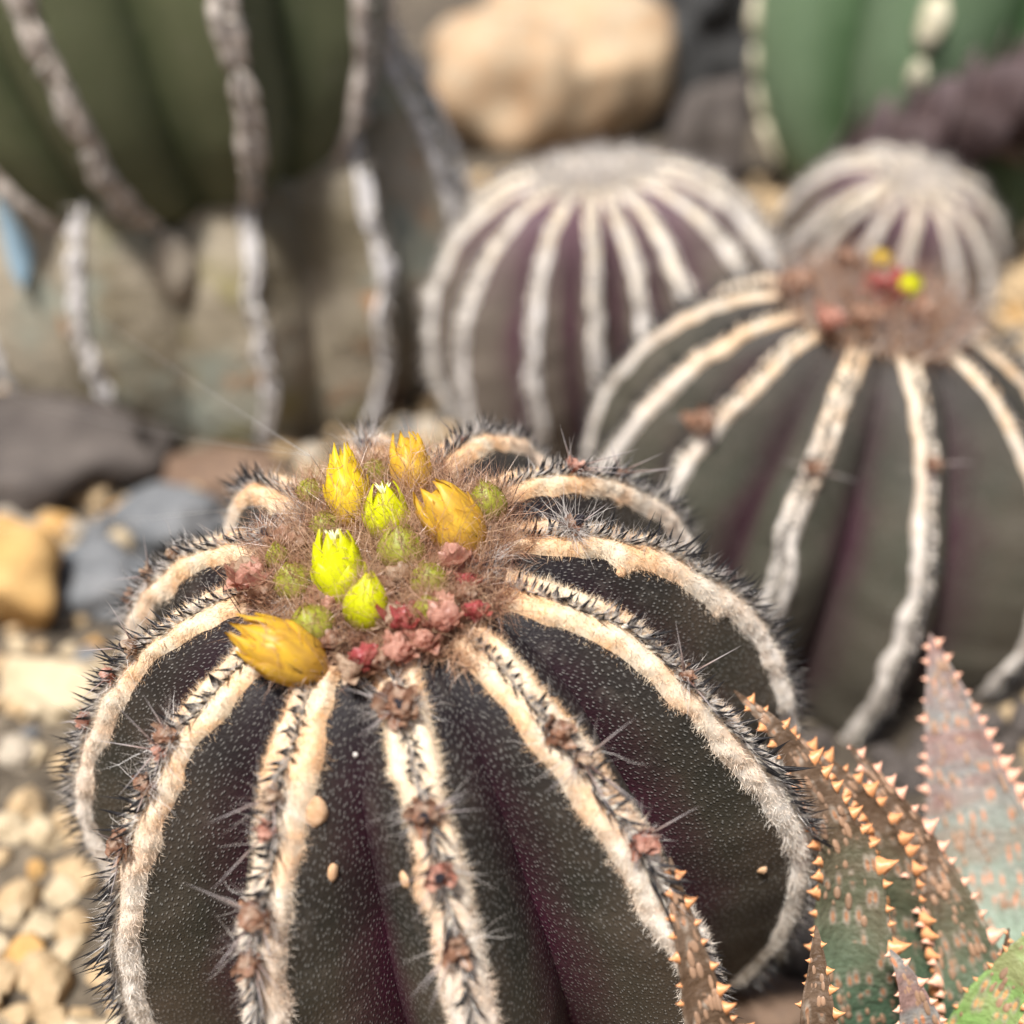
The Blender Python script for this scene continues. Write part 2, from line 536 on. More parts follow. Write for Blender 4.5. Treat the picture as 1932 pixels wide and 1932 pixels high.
def cactus(name, label, group, centre, a, b, e, tx, ty, angles, hb, seed, skin, felt, spine, W, H, fuzz, step, slen, gd=.24, smax=2.45, res=(150, 25), s0=.10, individual=0):
    Rx = np.array([[1, 0, 0], [0, math.cos(tx), -math.sin(tx)], [0, math.sin(tx), math.cos(tx)]])
    Ry = np.array([[math.cos(ty), 0, math.sin(ty)], [0, 1, 0], [-math.sin(ty), 0, math.cos(ty)]])
    R = Ry @ Rx
    foot = np.array(centre) - R @ np.array([0, 0, hb])
    root = link(name, None, M=mat4(R, foot))
    root.empty_display_size = .02
    tag(root, label, 'cactus', group)
    bd = Body(angles, egg(a, b, e, hb, smax), lambda s: gd * (.10 + .90 * ramp01(s, .06, .42)), seed)
    bd.R, bd.foot, bd.root = R, foot, root
    bd.build_body('body', skin, root, *res)
    spines = []
    for k in range(bd.n):
        V, F, N, B, pig = bd.felt(k, s0, .97, W, H)
        band = obj('felt_band', V, F, felt, root, uv=pig * 0 + .15, uv2=pig)
        i, u, v = tri_sample(V, F, fuzz)
        P, NN, BB, PG = (bilerp(A, F, i, u, v) for A in (V, N, B, pig))
        D = NN * .7 + BB * (PG[:, :1] ** 2) * .8 + rng.normal(size=P.shape) * .55
        fv, ff, _ = fibres(P - NN * .015, D, rng.uniform(.05, .13, fuzz) * (W / .38), .0095 * (W / .38), 2, .5)
        var = np.repeat(rng.uniform(0, 1, fuzz) ** 1.5, 5)
        fz = obj('fuzz', fv, ff, felt, band, uv=np.stack([var, var], 1), uv2=np.repeat(PG, 5, 0))
        tag(fz, kind='stuff')
        nh = fuzz // 11                                    # pale hairs between the spines
        sh = rng.uniform(s0, .96, nh)
        P, T, Bn, Nn = bd.frame(k, np.zeros(nh), sh)
        hv, hf, hu = fibres(P, Nn + rng.normal(size=P.shape) * .5, rng.uniform(.12, .32, nh) * (W / .32), .010 * (W / .32), 2, .5)
        tag(obj('crest_hair', hv, hf, MAT['fluff'], band, uv=hu), kind='stuff')
        # comb of spines along the crest
        sl = np.linspace(s0 + .01, .965, 900)
        C = bd.pos(k, 0, sl)
        L = np.concatenate([[0], np.cumsum(np.linalg.norm(np.diff(C, axis=0), axis=1))])
        m = int(L[-1] / step)
        ll = (np.arange(m) + .5 + rng.uniform(-.35, .35, m)) * step
        ss = np.interp(ll, L, sl)
        P, T, Bn, Nn = bd.frame(k, np.zeros(m), ss)
        sidev = np.where(np.arange(m) % 2 == 0, 1, -1) * rng.uniform(.05, .6, m)
        thin = n1(ss * 20, seed * 31 + k)
        D = Nn + Bn * sidev[:, None] + T * (rng.normal(0, .28, m) + .15)[:, None]
        le = slen * rng.uniform(.6, 1.25, m) * (1 + .3 * thin) * (.7 + .3 * ramp01(ss, .1, .3))
        keep = rng.random(m) > .10
        base = P + Bn * (sidev * .06)[:, None] - Nn * .03
        spines.append((base[keep], D[keep], le[keep], T[keep], np.full(keep.sum(), k), ss[keep]))
    base, D, le, T, kk, ss = (np.concatenate([s[i] for s in spines]) for i in range(6))
    wd = rng.uniform(.030, .052, len(base)) * (slen / .42)
    single = np.zeros(len(base), bool)
    if individual:
        wp = base @ R.T + foot
        wn_ = unit(D) @ R.T
        view = unit(CAM - wp)
        px, z = proj(wp)
        ok = ((wn_ * view).sum(1) > -.25) & (px[:, 0] > 0) & (px[:, 0] < 1932) & (px[:, 1] < 1932)
        idx = np.where(ok)[0]
        idx = idx[np.argsort(np.linalg.norm(wp[idx] - CAM, axis=1))]
        idx = idx[:: max(1, len(idx) // individual)][:individual] if len(idx) > 3 * individual else idx[:individual]
        single[idx] = True
        cv, cf, cu = cones(np.zeros((1, 3)), np.array([[0, 0, 1.]]), 1., 1., wide=np.array([[1., 0, 0]]))
        for nm in range(1):
            me = mesh('spine', cv, cf, cu)
        for j in idx:
            Rm = frame_z(D[j], np.cross(D[j], T[j])) @ np.diag([wd[j], wd[j], le[j]])
            link('spine', me, spine, root, mat4(Rm, base[j]))
    r_ = ~single
    V, F, U = cones(base[r_], D[r_], le[r_], wd[r_], wide=T[r_])
    tag(obj('comb_spines', V, F, spine, root, uv=U, smooth=False), kind='stuff')
    return bd


# ------------------------------------------------------------------ flowers, buds, withered flowers (local +z, centimetres)
def flower_radius(u, belly=.5, mouth=.5):
    return (np.sin(np.clip(u, 0, 1) ** .75 * math.pi * .93) ** .8) * belly + .04 + mouth * np.clip(u - .72, 0, 1) ** 1.2


def petal_mesh(name, u0, u1, ro, width, flare, L, Wd, point=.5, r=random):
    nu, nv = 9, 5
    u = np.linspace(0, 1, nu)[:, None]
    v = np.linspace(-1, 1, nv)[None]
    z = u0 + (u1 - u0) * u
    ph = v * width * np.minimum(1, 1.35 * (1 - u ** 2.0) ** .85 + .01) * (.65 + .35 * np.minimum(1, u * 3))
    rr = (flower_radius(z, .5, 0) + ro) * Wd + flare * Wd * u ** 3 + .05 * Wd * (1 - v ** 2) * u
    P = np.stack([rr * np.cos(ph), rr * np.sin(ph), (z + 0 * v) * L], -1)
    P += vnoise(P * 6 / max(L, .1), r.randint(0, 999))[..., None] * .022 * L
    return mesh(name, P.reshape(-1, 3), grid_faces(nu, nv), uv=np.stack([v + 0 * u, u + 0 * v], -1).reshape(-1, 2))


def lathe(us, rs, n=14):
    an = np.linspace(0, 2 * math.pi, n, endpoint=False)
    V = np.stack([rs[:, None] * np.cos(an), rs[:, None] * np.sin(an), us[:, None] + 0 * an], -1).reshape(-1, 3)
    uv = np.repeat(np.linspace(0, 1, len(us)), n)
    return V, grid_faces(len(us), n, True), np.stack([uv * 0, uv], 1)


def hairs_on(root, M3, t, n, length, width, mat, name, spread, up=.6, z=(0, .4), rad=.3, curl=.6, seg=4, parent=None):
    an = rng.uniform(0, 2 * math.pi, n)
    h = rng.uniform(*z, n)
    o = np.stack([np.cos(an), np.sin(an), 0 * an], 1)
    P = o * rad + np.stack([0 * h, 0 * h, h], 1)
    D = o * spread + np.array([0, 0, up]) + rng.normal(size=(n, 3)) * .45
    V, F, U = fibres(P, D, rng.uniform(.5, 1.2, n) * length, width, seg, curl)
    return tag(obj(name, V, F, mat, parent, uv=U), kind='stuff')


def surf_hairs(f, n, L, radius, top, length):
    an = rng.uniform(0, 2 * math.pi, n)
    h = rng.uniform(0, 1, n) ** 1.5 * L * top
    o = np.stack([np.cos(an), np.sin(an), 0 * an], 1)
    P = o * radius(h)[:, None] + np.stack([0 * h, 0 * h, h], 1)
    D = o * .35 + np.array([0, 0, .7]) + rng.normal(size=(n, 3)) * .55
    V, F, U = fibres(P, D, rng.uniform(.4, 1.1, n) * length, .0105, 4, .75)
    tag(obj('hair', V, F, MAT['wool'], f, uv=U), kind='stuff')


def flower(parent, M, L, Wd, mat, open_=.15, stigma=False, whorls=3, name='flower', hairs=220):
    us = np.linspace(0, .86, 9)
    V, F, U = lathe(us * L, flower_radius(us, .40, 0) * Wd * (1 - us ** 6))
    f = obj(name, V, F, mat, parent, M, uv=U)
    for w in range(whorls):
        n = (6, 6, 7, 5)[w]
        a, b, c = ((-.05, .60, .045), (.0, .82, .022), (.06, 1.0, 0), (.12, 1.04, -.03))[w]
        me = petal_mesh('petal', a, b, c, math.pi / n * 1.28, open_ * (.35, .7, 1.0, 1.0)[w], L, Wd)
        for i in range(n):
            an = 2 * math.pi * (i + .5 * w) / n + random.uniform(-.12, .12)
            R = np.array([[math.cos(an), -math.sin(an), 0], [math.sin(an), math.cos(an), 0], [0, 0, 1]]) @ np.diag([1, 1, random.uniform(.90, 1.06)])
            link('petal', me, mat, f, mat4(R, (0, 0, 0)))
    if stigma:
        n = 7
        an = np.linspace(0, 2 * math.pi, n, endpoint=False)
        P = np.stack([np.cos(an) * .05 * Wd, np.sin(an) * .05 * Wd, np.full(n, L * .86)], 1)
        D = np.stack([np.cos(an) * .7, np.sin(an) * .7, np.full(n, 1.)], 1)
        V, F, U = cones(P, D, .17, .05)
        obj('stigma', V, F, MAT['stigma'], f, uv=U)
    if hairs:
        surf_hairs(f, hairs, L, lambda h: flower_radius(h / L, .5, 0) * Wd, .75, .4)
        n = 7
        an = rng.uniform(0, 6.28, n)
        o = np.stack([np.cos(an), np.sin(an), 0 * an], 1)
        V, F, U = cones(o * Wd * .5 + np.array([0, 0, .2 * L]), o * .5 + np.array([0, 0, 1.]) + rng.normal(size=(n, 3)) * .4, rng.uniform(.3, .6, n), .016)
        tag(obj('bristles', V, F, MAT['bristle'], f, uv=U), kind='stuff')
    return f


def bud(parent, M, L, Wd, mat, hairs=480):
    us = np.linspace(0, 1, 10)
    V, F, U = lathe(us * L, np.sin(np.clip(us, 0, 1) ** .8 * math.pi) ** .7 * Wd * .5 + .004)
    f = obj('bud', V, F, mat, parent, M, uv=U)
    n = 6
    nu, nv = 8, 5
    u = np.linspace(0, 1, nu)[:, None]; v = np.linspace(-1, 1, nv)[None]
    z = .08 + .95 * u
    ph = v * math.pi / n * 1.3 * np.minimum(1, 1.3 * (1 - u ** 2.0) ** .6 + .05)
    rr = (np.sin(np.clip(z, 0, .985) ** .8 * math.pi) ** .7 * .5 + .035) * Wd + .03 * Wd * (1 - v ** 2)
    P = np.stack([rr * np.cos(ph), rr * np.sin(ph), (z + 0 * v) * L], -1)
    me = mesh('sepal', P.reshape(-1, 3), grid_faces(nu, nv), uv=np.stack([v + 0 * u, u + 0 * v], -1).reshape(-1, 2))
    for i in range(n):
        an = 2 * math.pi * i / n + random.uniform(-.1, .1)
        R = np.array([[math.cos(an), -math.sin(an), 0], [math.sin(an), math.cos(an), 0], [0, 0, 1]]) @ np.diag([1 + .05 * (i % 2), 1 + .05 * (i % 2), random.uniform(.92, 1.04)])
        link('sepal', me, mat, f, mat4(R, (0, 0, 0)))
    surf_hairs(f, hairs, L, lambda h: np.sin(np.clip(h / L, 0, .985) ** .8 * math.pi) ** .7 * Wd * .5, .97, .32)
    return f


def crumple(parent, M, size, mat, name='withered_flower', nflake=11, core=None):
    """a dried flower: a crumpled core with curled flakes of old petals"""
    V, F = ico(3)
    V = V * (1 + .45 * vnoise(V * 2.1, random.randint(0, 9999)) + .25 * vnoise(V * 5.0, random.randint(0, 9999)))[:, None] * size * .46
    V = V * np.array([1, 1, 1.15]) + np.array([0, 0, size * .5])
    uv = np.stack([V[:, 0] * 0, np.clip(V[:, 2] / (size * 1.4), 0, 1)], 1)
    f = obj(name, V, F, core or mat, parent, M, uv=uv, smooth=False)
    nu, nv = 5, 4
    u = np.linspace(0, 1, nu)[:, None]; v = np.linspace(-1, 1, nv)[None]
    for j in range(nflake):
        an = random.uniform(0, 6.28); cur = random.uniform(-.4, 1.3); wd = random.uniform(.25, .55) * size
        x = (.30 + .55 * u * random.uniform(.6, 1.1)) * size + 0 * v
        z = (.2 + random.uniform(.2, .9) * u - cur * .35 * u * u) * size + 0 * v
        y = v * wd * (1 - .7 * u)
        P = np.stack([x + 0 * y, y + 0 * x, z + .25 * wd * v * v], -1)
        P = P + vnoise(P * 9 / size * .3, j + random.randint(0, 500))[..., None] * .12 * size
        c, s = math.cos(an), math.sin(an)
        P = P.reshape(-1, 3) @ np.array([[c, s, 0], [-s, c, 0], [0, 0, 1]])
        obj('dry_petal', P, grid_faces(nu, nv), mat, f, uv=np.stack([v + 0 * u, u + 0 * v], -1).reshape(-1, 2))
    return f


# ------------------------------------------------------------------ the flowering cactus in the foreground
ANG = [157.1, -175.1, -143.9, -113.0, -81.6, -50.0, -20.4, 8.6, 37.3, 68.0, 98.5, 128.8]
main = cactus('ribbed_cactus', 'dark ribbed globe cactus crowned with yellow flowers and brown wool', 'ribbed globe cacti',
              (-1.057, .508, 5.16), 6.0, 6.15, .835, .289, -.138, ANG, 5.0, 1, MAT['skin'], MAT['felt'], MAT['spine'],
              .35, .10, 20000, .046, .46, .29, individual=280)
root = main.root
Rm_, foot_ = main.R, main.foot


def to_local(P):
    return (np.asarray(P) - foot_) @ Rm_


APEX = foot_ + Rm_ @ np.array([0, 0, 5.0 + 6.15 - .25])
AXIS = Rm_ @ np.array([0, 0, 1.0])


def on_crown(px, py, lift=0.0):
    d = F3 + R3 * (px - 966) / FPX - U3 * (py - 966) / FPX
    best = None
    # march along the sight line until it meets the crown dome
    for t in np.linspace(12, 24, 1200):
        P = CAM + d * t
        l = to_local(P)
        r = math.hypot(l[0], l[1])
        z = float(np.interp(r, main.prof(np.linspace(0, .5, 80))[0], main.prof(np.linspace(0, .5, 80))[1]))
        if l[2] <= z + lift:
            return P
    return P


def place(basepx, tippx, dz=-.25, lift=.0):
    """matrix (in the cactus frame) of something standing on the crown from basepx to tippx"""
    B = on_crown(*basepx, lift)
    depth = proj(B)[1]
    T = at(tippx[0], tippx[1], depth + dz)
    d = T - B
    L = float(np.linalg.norm(d))
    R = Rm_.T @ frame_z(d, R3)
    return mat4(R, to_local(B)), L


# crown wool
n = 17000
rr = 1.86 * np.sqrt(rng.random(n)); an = rng.uniform(0, 2 * math.pi, n)
rr *= 1 + .16 * np.sin(an * 12 + .8) + .1 * np.sin(an * 5)
zz = np.interp(rr, main.prof(np.linspace(0, .5, 80))[0], main.prof(np.linspace(0, .5, 80))[1])
P = np.stack([rr * np.cos(an), rr * np.sin(an), zz - .02], 1)
D = np.stack([np.cos(an) * .5 * rr / 2, np.sin(an) * .5 * rr / 2, np.full(n, .75)], 1) + rng.normal(size=(n, 3)) * .48
clump = vnoise(P * 3.0, 77)
V, F, U = fibres(P, D, rng.uniform(.28, .66, n) * (1 + .6 * clump) * (1 - .5 * np.clip(rr / 2.1, 0, 1) ** 3), .0115, 5, 1.05)
tag(obj('crown_wool', V, F, MAT['wool'], root, uv=U, uv2=U), kind='stuff')
n = 9000
rr = 1.9 * np.sqrt(rng.random(n)); an = rng.uniform(0, 2 * math.pi, n)
zz = np.interp(rr, main.prof(np.linspace(0, .5, 80))[0], main.prof(np.linspace(0, .5, 80))[1])
P = np.stack([rr * np.cos(an), rr * np.sin(an), zz - .02], 1)
V, F, U = fibres(P, np.array([0, 0, .5]) + rng.normal(size=(n, 3)) * .6, rng.uniform(.18, .42, n), .011, 4, 1.0)
tag(obj('under_wool', V, F, MAT['wool_dark'], root, uv=U), kind='stuff')
n = 110
rr = rng.uniform(.5, 2.15, n); an = rng.uniform(0, 2 * math.pi, n)
zz = np.interp(rr, main.prof(np.linspace(0, .5, 80))[0], main.prof(np.linspace(0, .5, 80))[1])
V, F, U = cones(np.stack([rr * np.cos(an), rr * np.sin(an), zz], 1), np.stack([np.cos(an) * .35, np.sin(an) * .35, np.full(n, .9)], 1) + rng.normal(size=(n, 3)) * .35, rng.uniform(.4, .85, n), .017, bend=rng.normal(size=(n, 3)) * .1)
tag(obj('crown_bristles', V, F, MAT['bristle'], root, uv=U), kind='stuff')

# open flowers: base pixel, tip pixel, width, colour, how open, stigma in view
for bpx, tpx, w, mt, op, st, dz in [
        ((668, 1010), (640, 836), .52, 'yellow', .10, False, .15), ((790, 945), (757, 810), .50, 'amber', .08, False, .2),
        ((905, 1048), (798, 912), .66, 'amber', .14, False, -.1), ((735, 1025), (722, 912), .54, 'lime', .10, True, -.25),
        ((650, 1150), (627, 994), .60, 'lime', .12, True, -.1), ((615, 1272), (434, 1178), .66, 'amber', .03, False, -.1)]:
    M, L = place(bpx, tpx, dz)
    flower(root, M, L, w, MAT[mt], op, st, 3)
for bpx, tpx, w, mt in [((762, 1078), (756, 1000), .62, 'bud'), ((926, 985), (912, 915), .52, 'bud'), ((688, 1190), (694, 1092), .54, 'lime'),
                        ((560, 1130), (550, 1070), .52, 'bud'), ((600, 1205), (580, 1150), .56, 'bud'), ((815, 1120), (806, 1068), .5, 'bud'), ((712, 912), (708, 872), .4, 'bud')]:
    M, L = place(bpx, tpx, -.25)
    bud(root, M, L * 1.1, w, MAT[mt])
for bpx, tpx, sz, mt in [((758, 1190), (750, 1140), .34, 'dry_red'), ((832, 1190), (828, 1130), .40, 'dry_pink'), ((692, 1262), (684, 1210), .34, 'dry_red'),
                         ((610, 1135), (600, 1105), .26, 'dry_brown'), ((730, 1120), (726, 1085), .26, 'dry_brown'), ((790, 1030), (786, 1000), .28, 'dry_brown'), ((640, 960), (632, 930), .28, 'dry_brown'), ((560, 1040), (552, 1005), .3, 'dry_brown'), ((880, 1130), (876, 1100), .26, 'dry_brown'), ((500, 1130), (492, 1100), .28, 'dry_brown'),
                         ((468, 1115), (472, 1055), .42, 'dry_pink'), ((858, 1075), (850, 1020), .40, 'dry_pink'), ((450, 1090), (438, 1050), .22, 'dry_brown')]:
    M, L = place(bpx, tpx, -.2, .16)
    crumple(root, M, sz, MAT[mt], 'withered_bud', 12)
r9 = random.Random(5)
taken = [(650, 920, 60), (770, 880, 60), (845, 970, 75), (728, 960, 60), (635, 1065, 75), (515, 1215, 90), (760, 1040, 50), (920, 955, 45), (690, 1140, 55), (556, 1100, 45), (590, 1180, 45), (810, 1095, 42)]
for _ in range(400):
    if len(taken) > 29:
        break
    x_, y_ = r9.uniform(455, 915), r9.uniform(900, 1262)
    if ((x_ - 690) / 235) ** 2 + ((y_ - 1080) / 190) ** 2 > 1 or any(math.hypot(x_ - a_, y_ - b_) < c_ for a_, b_, c_ in taken):
        continue
    taken.append((x_, y_, 42))
    kind = r9.choice(['dry_pink', 'dry_brown', 'dry_red', 'dry_brown', 'dry_brown', 'green', 'dry_tan'])
    M, L = place((x_, y_ + 18), (x_ + r9.uniform(-8, 8), y_ - 24), -.2, .10)
    if kind == 'green':
        bud(root, M, r9.uniform(.36, .5), r9.uniform(.30, .42), MAT['bud'], 300)
    else:
        crumple(root, M, r9.uniform(.24, .36), MAT[kind], 'withered_bud', 10)
for bpx, tpx, sz in [((920, 1078), (918, 1045), .22), ((552, 1150), (548, 1120), .17), ((508, 1020), (502, 990), .2), ((584, 985), (575, 955), .2), ((690, 850), (690, 815), .2)]:
    M, L = place(bpx, tpx, -.2)
    w_ = crumple(root, M, sz, MAT['dry_black'], 'withered_bud', 7)
    hairs_on(None, None, None, 160, .4, .010, MAT['fluff'], 'fluff', .9, .3, (0, .2), .12, .6, 4, w_)


# withered flowers along the ribs, found on the crests by where they stand
def crest_near(px, py):
    best = (1e9,)
    sl = np.linspace(.12, .9, 400)
    for k in range(main.n):
        P, T, B, N = main.frame(k, np.zeros(400), sl)
        W_ = P @ Rm_.T + foot_
        q, z = proj(W_)
        vis = ((N @ Rm_.T) * unit(CAM - W_)).sum(1) > -.35
        d = np.hypot(q[:, 0] - px, q[:, 1] - py) + np.where(vis, 0, 300)
        i = int(np.argmin(d))
        if d[i] < best[0]:
            best = (d[i], k, sl[i], P[i], T[i], B[i], N[i])
    return best


TUFTS = [  # pixel, size, long spines, fluff, dark tip
    (1075, 1000, .27, 3, 260, 1), (1075, 870, .22, 5, 30, 0), (1165, 880, .20, 4, 20, 0), (815, 1325, .34, 3, 240, 1), (1035, 1385, .26, 2, 40, 0),
    (1105, 1420, .24, 6, 60, 0), (1205, 1575, .26, 4, 50, 0), (1300, 1265, .22, 5, 40, 0), (513, 1495, .20, 2, 60, 0), (505, 1560, .24, 3, 60, 0),
    (480, 1715, .30, 4, 120, 0), (510, 1795, .28, 4, 60, 0), (325, 1385, .22, 2, 90, 0), (350, 1432, .20, 3, 60, 0), (275, 1470, .22, 2, 60, 0),
    (225, 1580, .34, 4, 40, 0), (262, 1220, .24, 2, 30, 1), (212, 1268, .20, 2, 30, 0), (172, 1355, .20, 1, 30, 0), (282, 1080, .24, 2, 20, 0),
    (250, 1130, .24, 0, 20, 0), (795, 1535, .30, 4, 80, 1), (812, 1640, .28, 2, 40, 1), (865, 1768, .28, 3, 40, 0), (330, 1040, .16, 0, 10, 0), (875, 850, .14, 1, 0, 0)]
cv, cf, cu = cones(np.zeros((1, 3)), np.array([[0, 0, 1.]]), 1., 1.)
SPINE_ME = mesh('long_spine', cv, cf, cu)
SPINE_ME.materials.append(MAT['long_spine'])
for px, py, sz, nsp, nfl, dark in TUFTS:
    d_, k, s_, P, T, B, N = crest_near(px, py)
    M = mat4(frame_z(N + .25 * T, B), P + N * .04)
    w_ = crumple(root, M, sz * random.uniform(.75, 1.2), MAT[random.choice(['dry_brown', 'dry_tan', 'dry_brown', 'dry_pink'])], 'withered_flower', random.randint(6, 15), None)
    if dark:
        crumple(w_, mat4(np.eye(3) * .55, (0, 0, sz * .6)), sz, MAT['dry_black'], 'dark_tip', 0)
    for j in range(nsp):
        a_ = random.uniform(0, 6.28)
        D = np.array([math.cos(a_) * .9, math.sin(a_) * .9, random.uniform(.3, 1.0)])
        L_ = random.uniform(.55, 1.05)
        link('long_spine', SPINE_ME, None, w_, mat4(frame_z(D) @ np.diag([.026, .026, L_]), D * .05 + np.array([0, 0, .06])))
    if nfl:
        hairs_on(None, None, None, nfl, .42, .009, MAT['fluff'], 'fluff', .9, .25, (0, .12), .10, .7, 4, w_)


# corky scabs on the flat sides
def face_near(px, py):
    best = (1e9,)
    sl = np.linspace(.12, .9, 160)
    for k in range(main.n):
        for q_ in np.linspace(-.95, .95, 39):
            P, T, B, N = main.frame(k, np.full(160, q_), sl)
            W_ = P @ Rm_.T + foot_
            q, z = proj(W_)
            vis = ((N @ Rm_.T) * unit(CAM - W_)).sum(1) > 0.02
            d = np.hypot(q[:, 0] - px, q[:, 1] - py) + np.where(vis, 0, 400)
            i = int(np.argmin(d))
            if d[i] < best[0]:
                best = (d[i], P[i], T[i], B[i], N[i])
    return best


iv, if_ = ico(2)
for px, py, w, h in [(627, 1645, .085, .13), (765, 1662, .085, .12), (593, 1530, .17, .2), (1187, 1104, .09, .07), (1172, 1080, .11, .09), (1432, 1642, .09, .08), (672, 1420, .04, .04)]:
    d_, P, T, B, N = face_near(px, py)
    V = iv * (1 + .3 * vnoise(iv * 2.3, int(px)))[:, None] * np.array([w, h, .05])
    obj('scab', V, if_, MAT['scab'] if w > .05 else MAT['fluff'], root, mat4(np.stack([B, T, N], 1), P))

# ------------------------------------------------------------------ the other ribbed cacti
c2 = cactus('ribbed_cactus', 'dark ribbed globe cactus with withered red flowers in its brown crown', 'ribbed globe cacti',
            (8.053, 14.401, 3.381), 6.4, 6.174, .928, .107, .141, [-198.9, -166.4, -141.9, -111.4, -81, -41.5, -8.1, 22, 52, 82, 108, 134], 4.6, 2,
            MAT['skin_b'], MAT['felt_b'], MAT['spine'], .30, .10, 5000, .052, .52, .28, 2.4, (120, 19))
c3 = cactus('ribbed_cactus', 'purplish ribbed globe cactus with a bare cream crown, beside the tall green column', 'ribbed globe cacti',
            (3.394, 28.2, 3.64), 6.4, 5.80, .814, .101, -.117, [-174.1, -143.4, -116.4, -95.6, -79.6, -63.3, -38.2, -13.6, 10, 35, 60, 85, 110, 135, 160], 4.4, 3,
            MAT['skin_c'], MAT['felt_c'], MAT['spine_c'], .25, .09, 3000, .06, .62, .28, 2.4, (110, 17), .04)
c4 = cactus('ribbed_cactus', 'small pale ribbed globe cactus without flowers, under the dark scaly stem', 'ribbed globe cacti',
            (16.4, 39.673, 2.361), 5.0, 4.676, .972, .406, .093, [154, -164.5, -149.3, -125.8, -98, -66.5, -40.1, -5.4, 22, 50, 78, 104, 130], 3.8, 4,
            MAT['skin_c'], MAT['felt_c'], MAT['spine_c'], .24, .09, 3000, .07, .55, .28, 2.4, (100, 17), .04)


def crown_of(bd, rad, n, mat, length, name, nb=0):
    pr = bd.prof(np.linspace(0, .5, 80))
    rr = rad * np.sqrt(rng.random(n)); an = rng.uniform(0, 6.283, n)
    zz = np.interp(rr, *pr)
    P = np.stack([rr * np.cos(an), rr * np.sin(an), zz - .02], 1)
    D = np.stack([np.cos(an) * .3, np.sin(an) * .3, np.full(n, .8)], 1) + rng.normal(size=(n, 3)) * .5
    V, F, U = fibres(P, D, rng.uniform(.5, 1.1, n) * length, .016, 4, .6)
    tag(obj(name, V, F, mat, bd.root, uv=U, uv2=U), kind='stuff')
    if nb:
        rr = rad * np.sqrt(rng.random(nb)); an = rng.uniform(0, 6.283, nb)
        P = np.stack([rr * np.cos(an), rr * np.sin(an), np.interp(rr, *pr)], 1)
        V, F, U = cones(P, np.stack([np.cos(an) * .4, np.sin(an) * .4, np.full(nb, .9)], 1) + rng.normal(size=(nb, 3)) * .3, rng.uniform(.5, 1.0, nb), .05)
        tag(obj('crown_bristles', V, F, MAT['spine_c'], bd.root, uv=U), kind='stuff')


crown_of(c2, 2.3, 3800, MAT['wool'], 1.05, 'crown_wool', 620)
crown_of(c2, 2.0, 3500, MAT['wool_dark'], .85, 'under_wool')
crown_of(c3, 2.0, 2500, MAT['felt_c'], .5, 'crown_wool', 420)
crown_of(c4, 1.6, 1800, MAT['felt_c'], .45, 'crown_wool', 260)


def on_body(bd, px, py):
    d = F3 + R3 * (px - 966) / FPX - U3 * (py - 966) / FPX
    pr = bd.prof(np.linspace(0, .6, 100))
    for t in np.linspace(15, 60, 3000):
        l = (CAM + d * t - bd.foot) @ bd.R
        r = math.hypot(l[0], l[1])
        if r < pr[0].max() and l[2] <= np.interp(r, *pr):
            return l
    return np.array([0, 0, pr[1][0]])


for px, py, sz, mt, nm in [(1690, 490, .42, 'dry_red', 'withered_bud'), (1790, 565, .45, 'dry_red', 'withered_bud'), (1500, 560, .42, 'dry_brown', 'withered_bud'),
                           (1620, 620, .40, 'dry_brown', 'withered_bud'), (1720, 610, .4, 'dry_brown', 'withered_bud'), (1560, 620, .36, 'dry_pink', 'withered_bud'),
                           (1640, 470, .38, 'fluff', 'withered_bud'), (1850, 560, .36, 'dry_brown', 'withered_bud'), (1590, 520, .38, 'dry_brown', 'withered_bud')]:
    l = on_body(c2, px, py + 18); sz *= 1.45
    crumple(c2.root, mat4(frame_z(np.array([l[0] * .15, l[1] * .15, 1])), l + np.array([0, 0, .3])), sz, MAT[mt], nm, 10)
for px, py, w, L in [(1697, 572, .55, .75), (1648, 515, .5, .6)]:
    l = on_body(c2, px, py + 15)
    flower(c2.root, mat4(frame_z(np.array([0, -.1, 1])), l + np.array([0, 0, .35])), L, w, MAT['lime' if px > 1680 else 'yellow'], .1, False, 2, 'bud', 60)
sl = np.linspace(.12, .9, 400)
for px, py, sz in [(1325, 790, .5), (1545, 890, .3), (1770, 875, .3)]:
    best = (1e9,)
    for k in range(c2.n):
        P, T, B, N = c2.frame(k, np.zeros(400), sl)
        q, z = proj(P @ c2.R.T + c2.foot)
        vis = ((N @ c2.R.T) * unit(CAM - (P @ c2.R.T + c2.foot))).sum(1) > 0
        d = np.hypot(q[:, 0] - px, q[:, 1] - py) + np.where(vis, 0, 300)
        i = int(np.argmin(d))
        if d[i] < best[0]:
            best = (d[i], P[i], T[i], B[i], N[i])
    d_, P, T, B, N = best
    w_ = crumple(c2.root, mat4(frame_z(N, B), P + N * .05), sz, MAT['dry_brown'], 'withered_flower', 10)
    for j in range(4):
        a_ = random.uniform(0, 6.28)
        D = np.array([math.cos(a_) * .9, math.sin(a_) * .9, .6])
        link('long_spine', SPINE_ME, None, w_, mat4(frame_z(D) @ np.diag([.04, .04, random.uniform(.8, 1.4)]), D * .05))

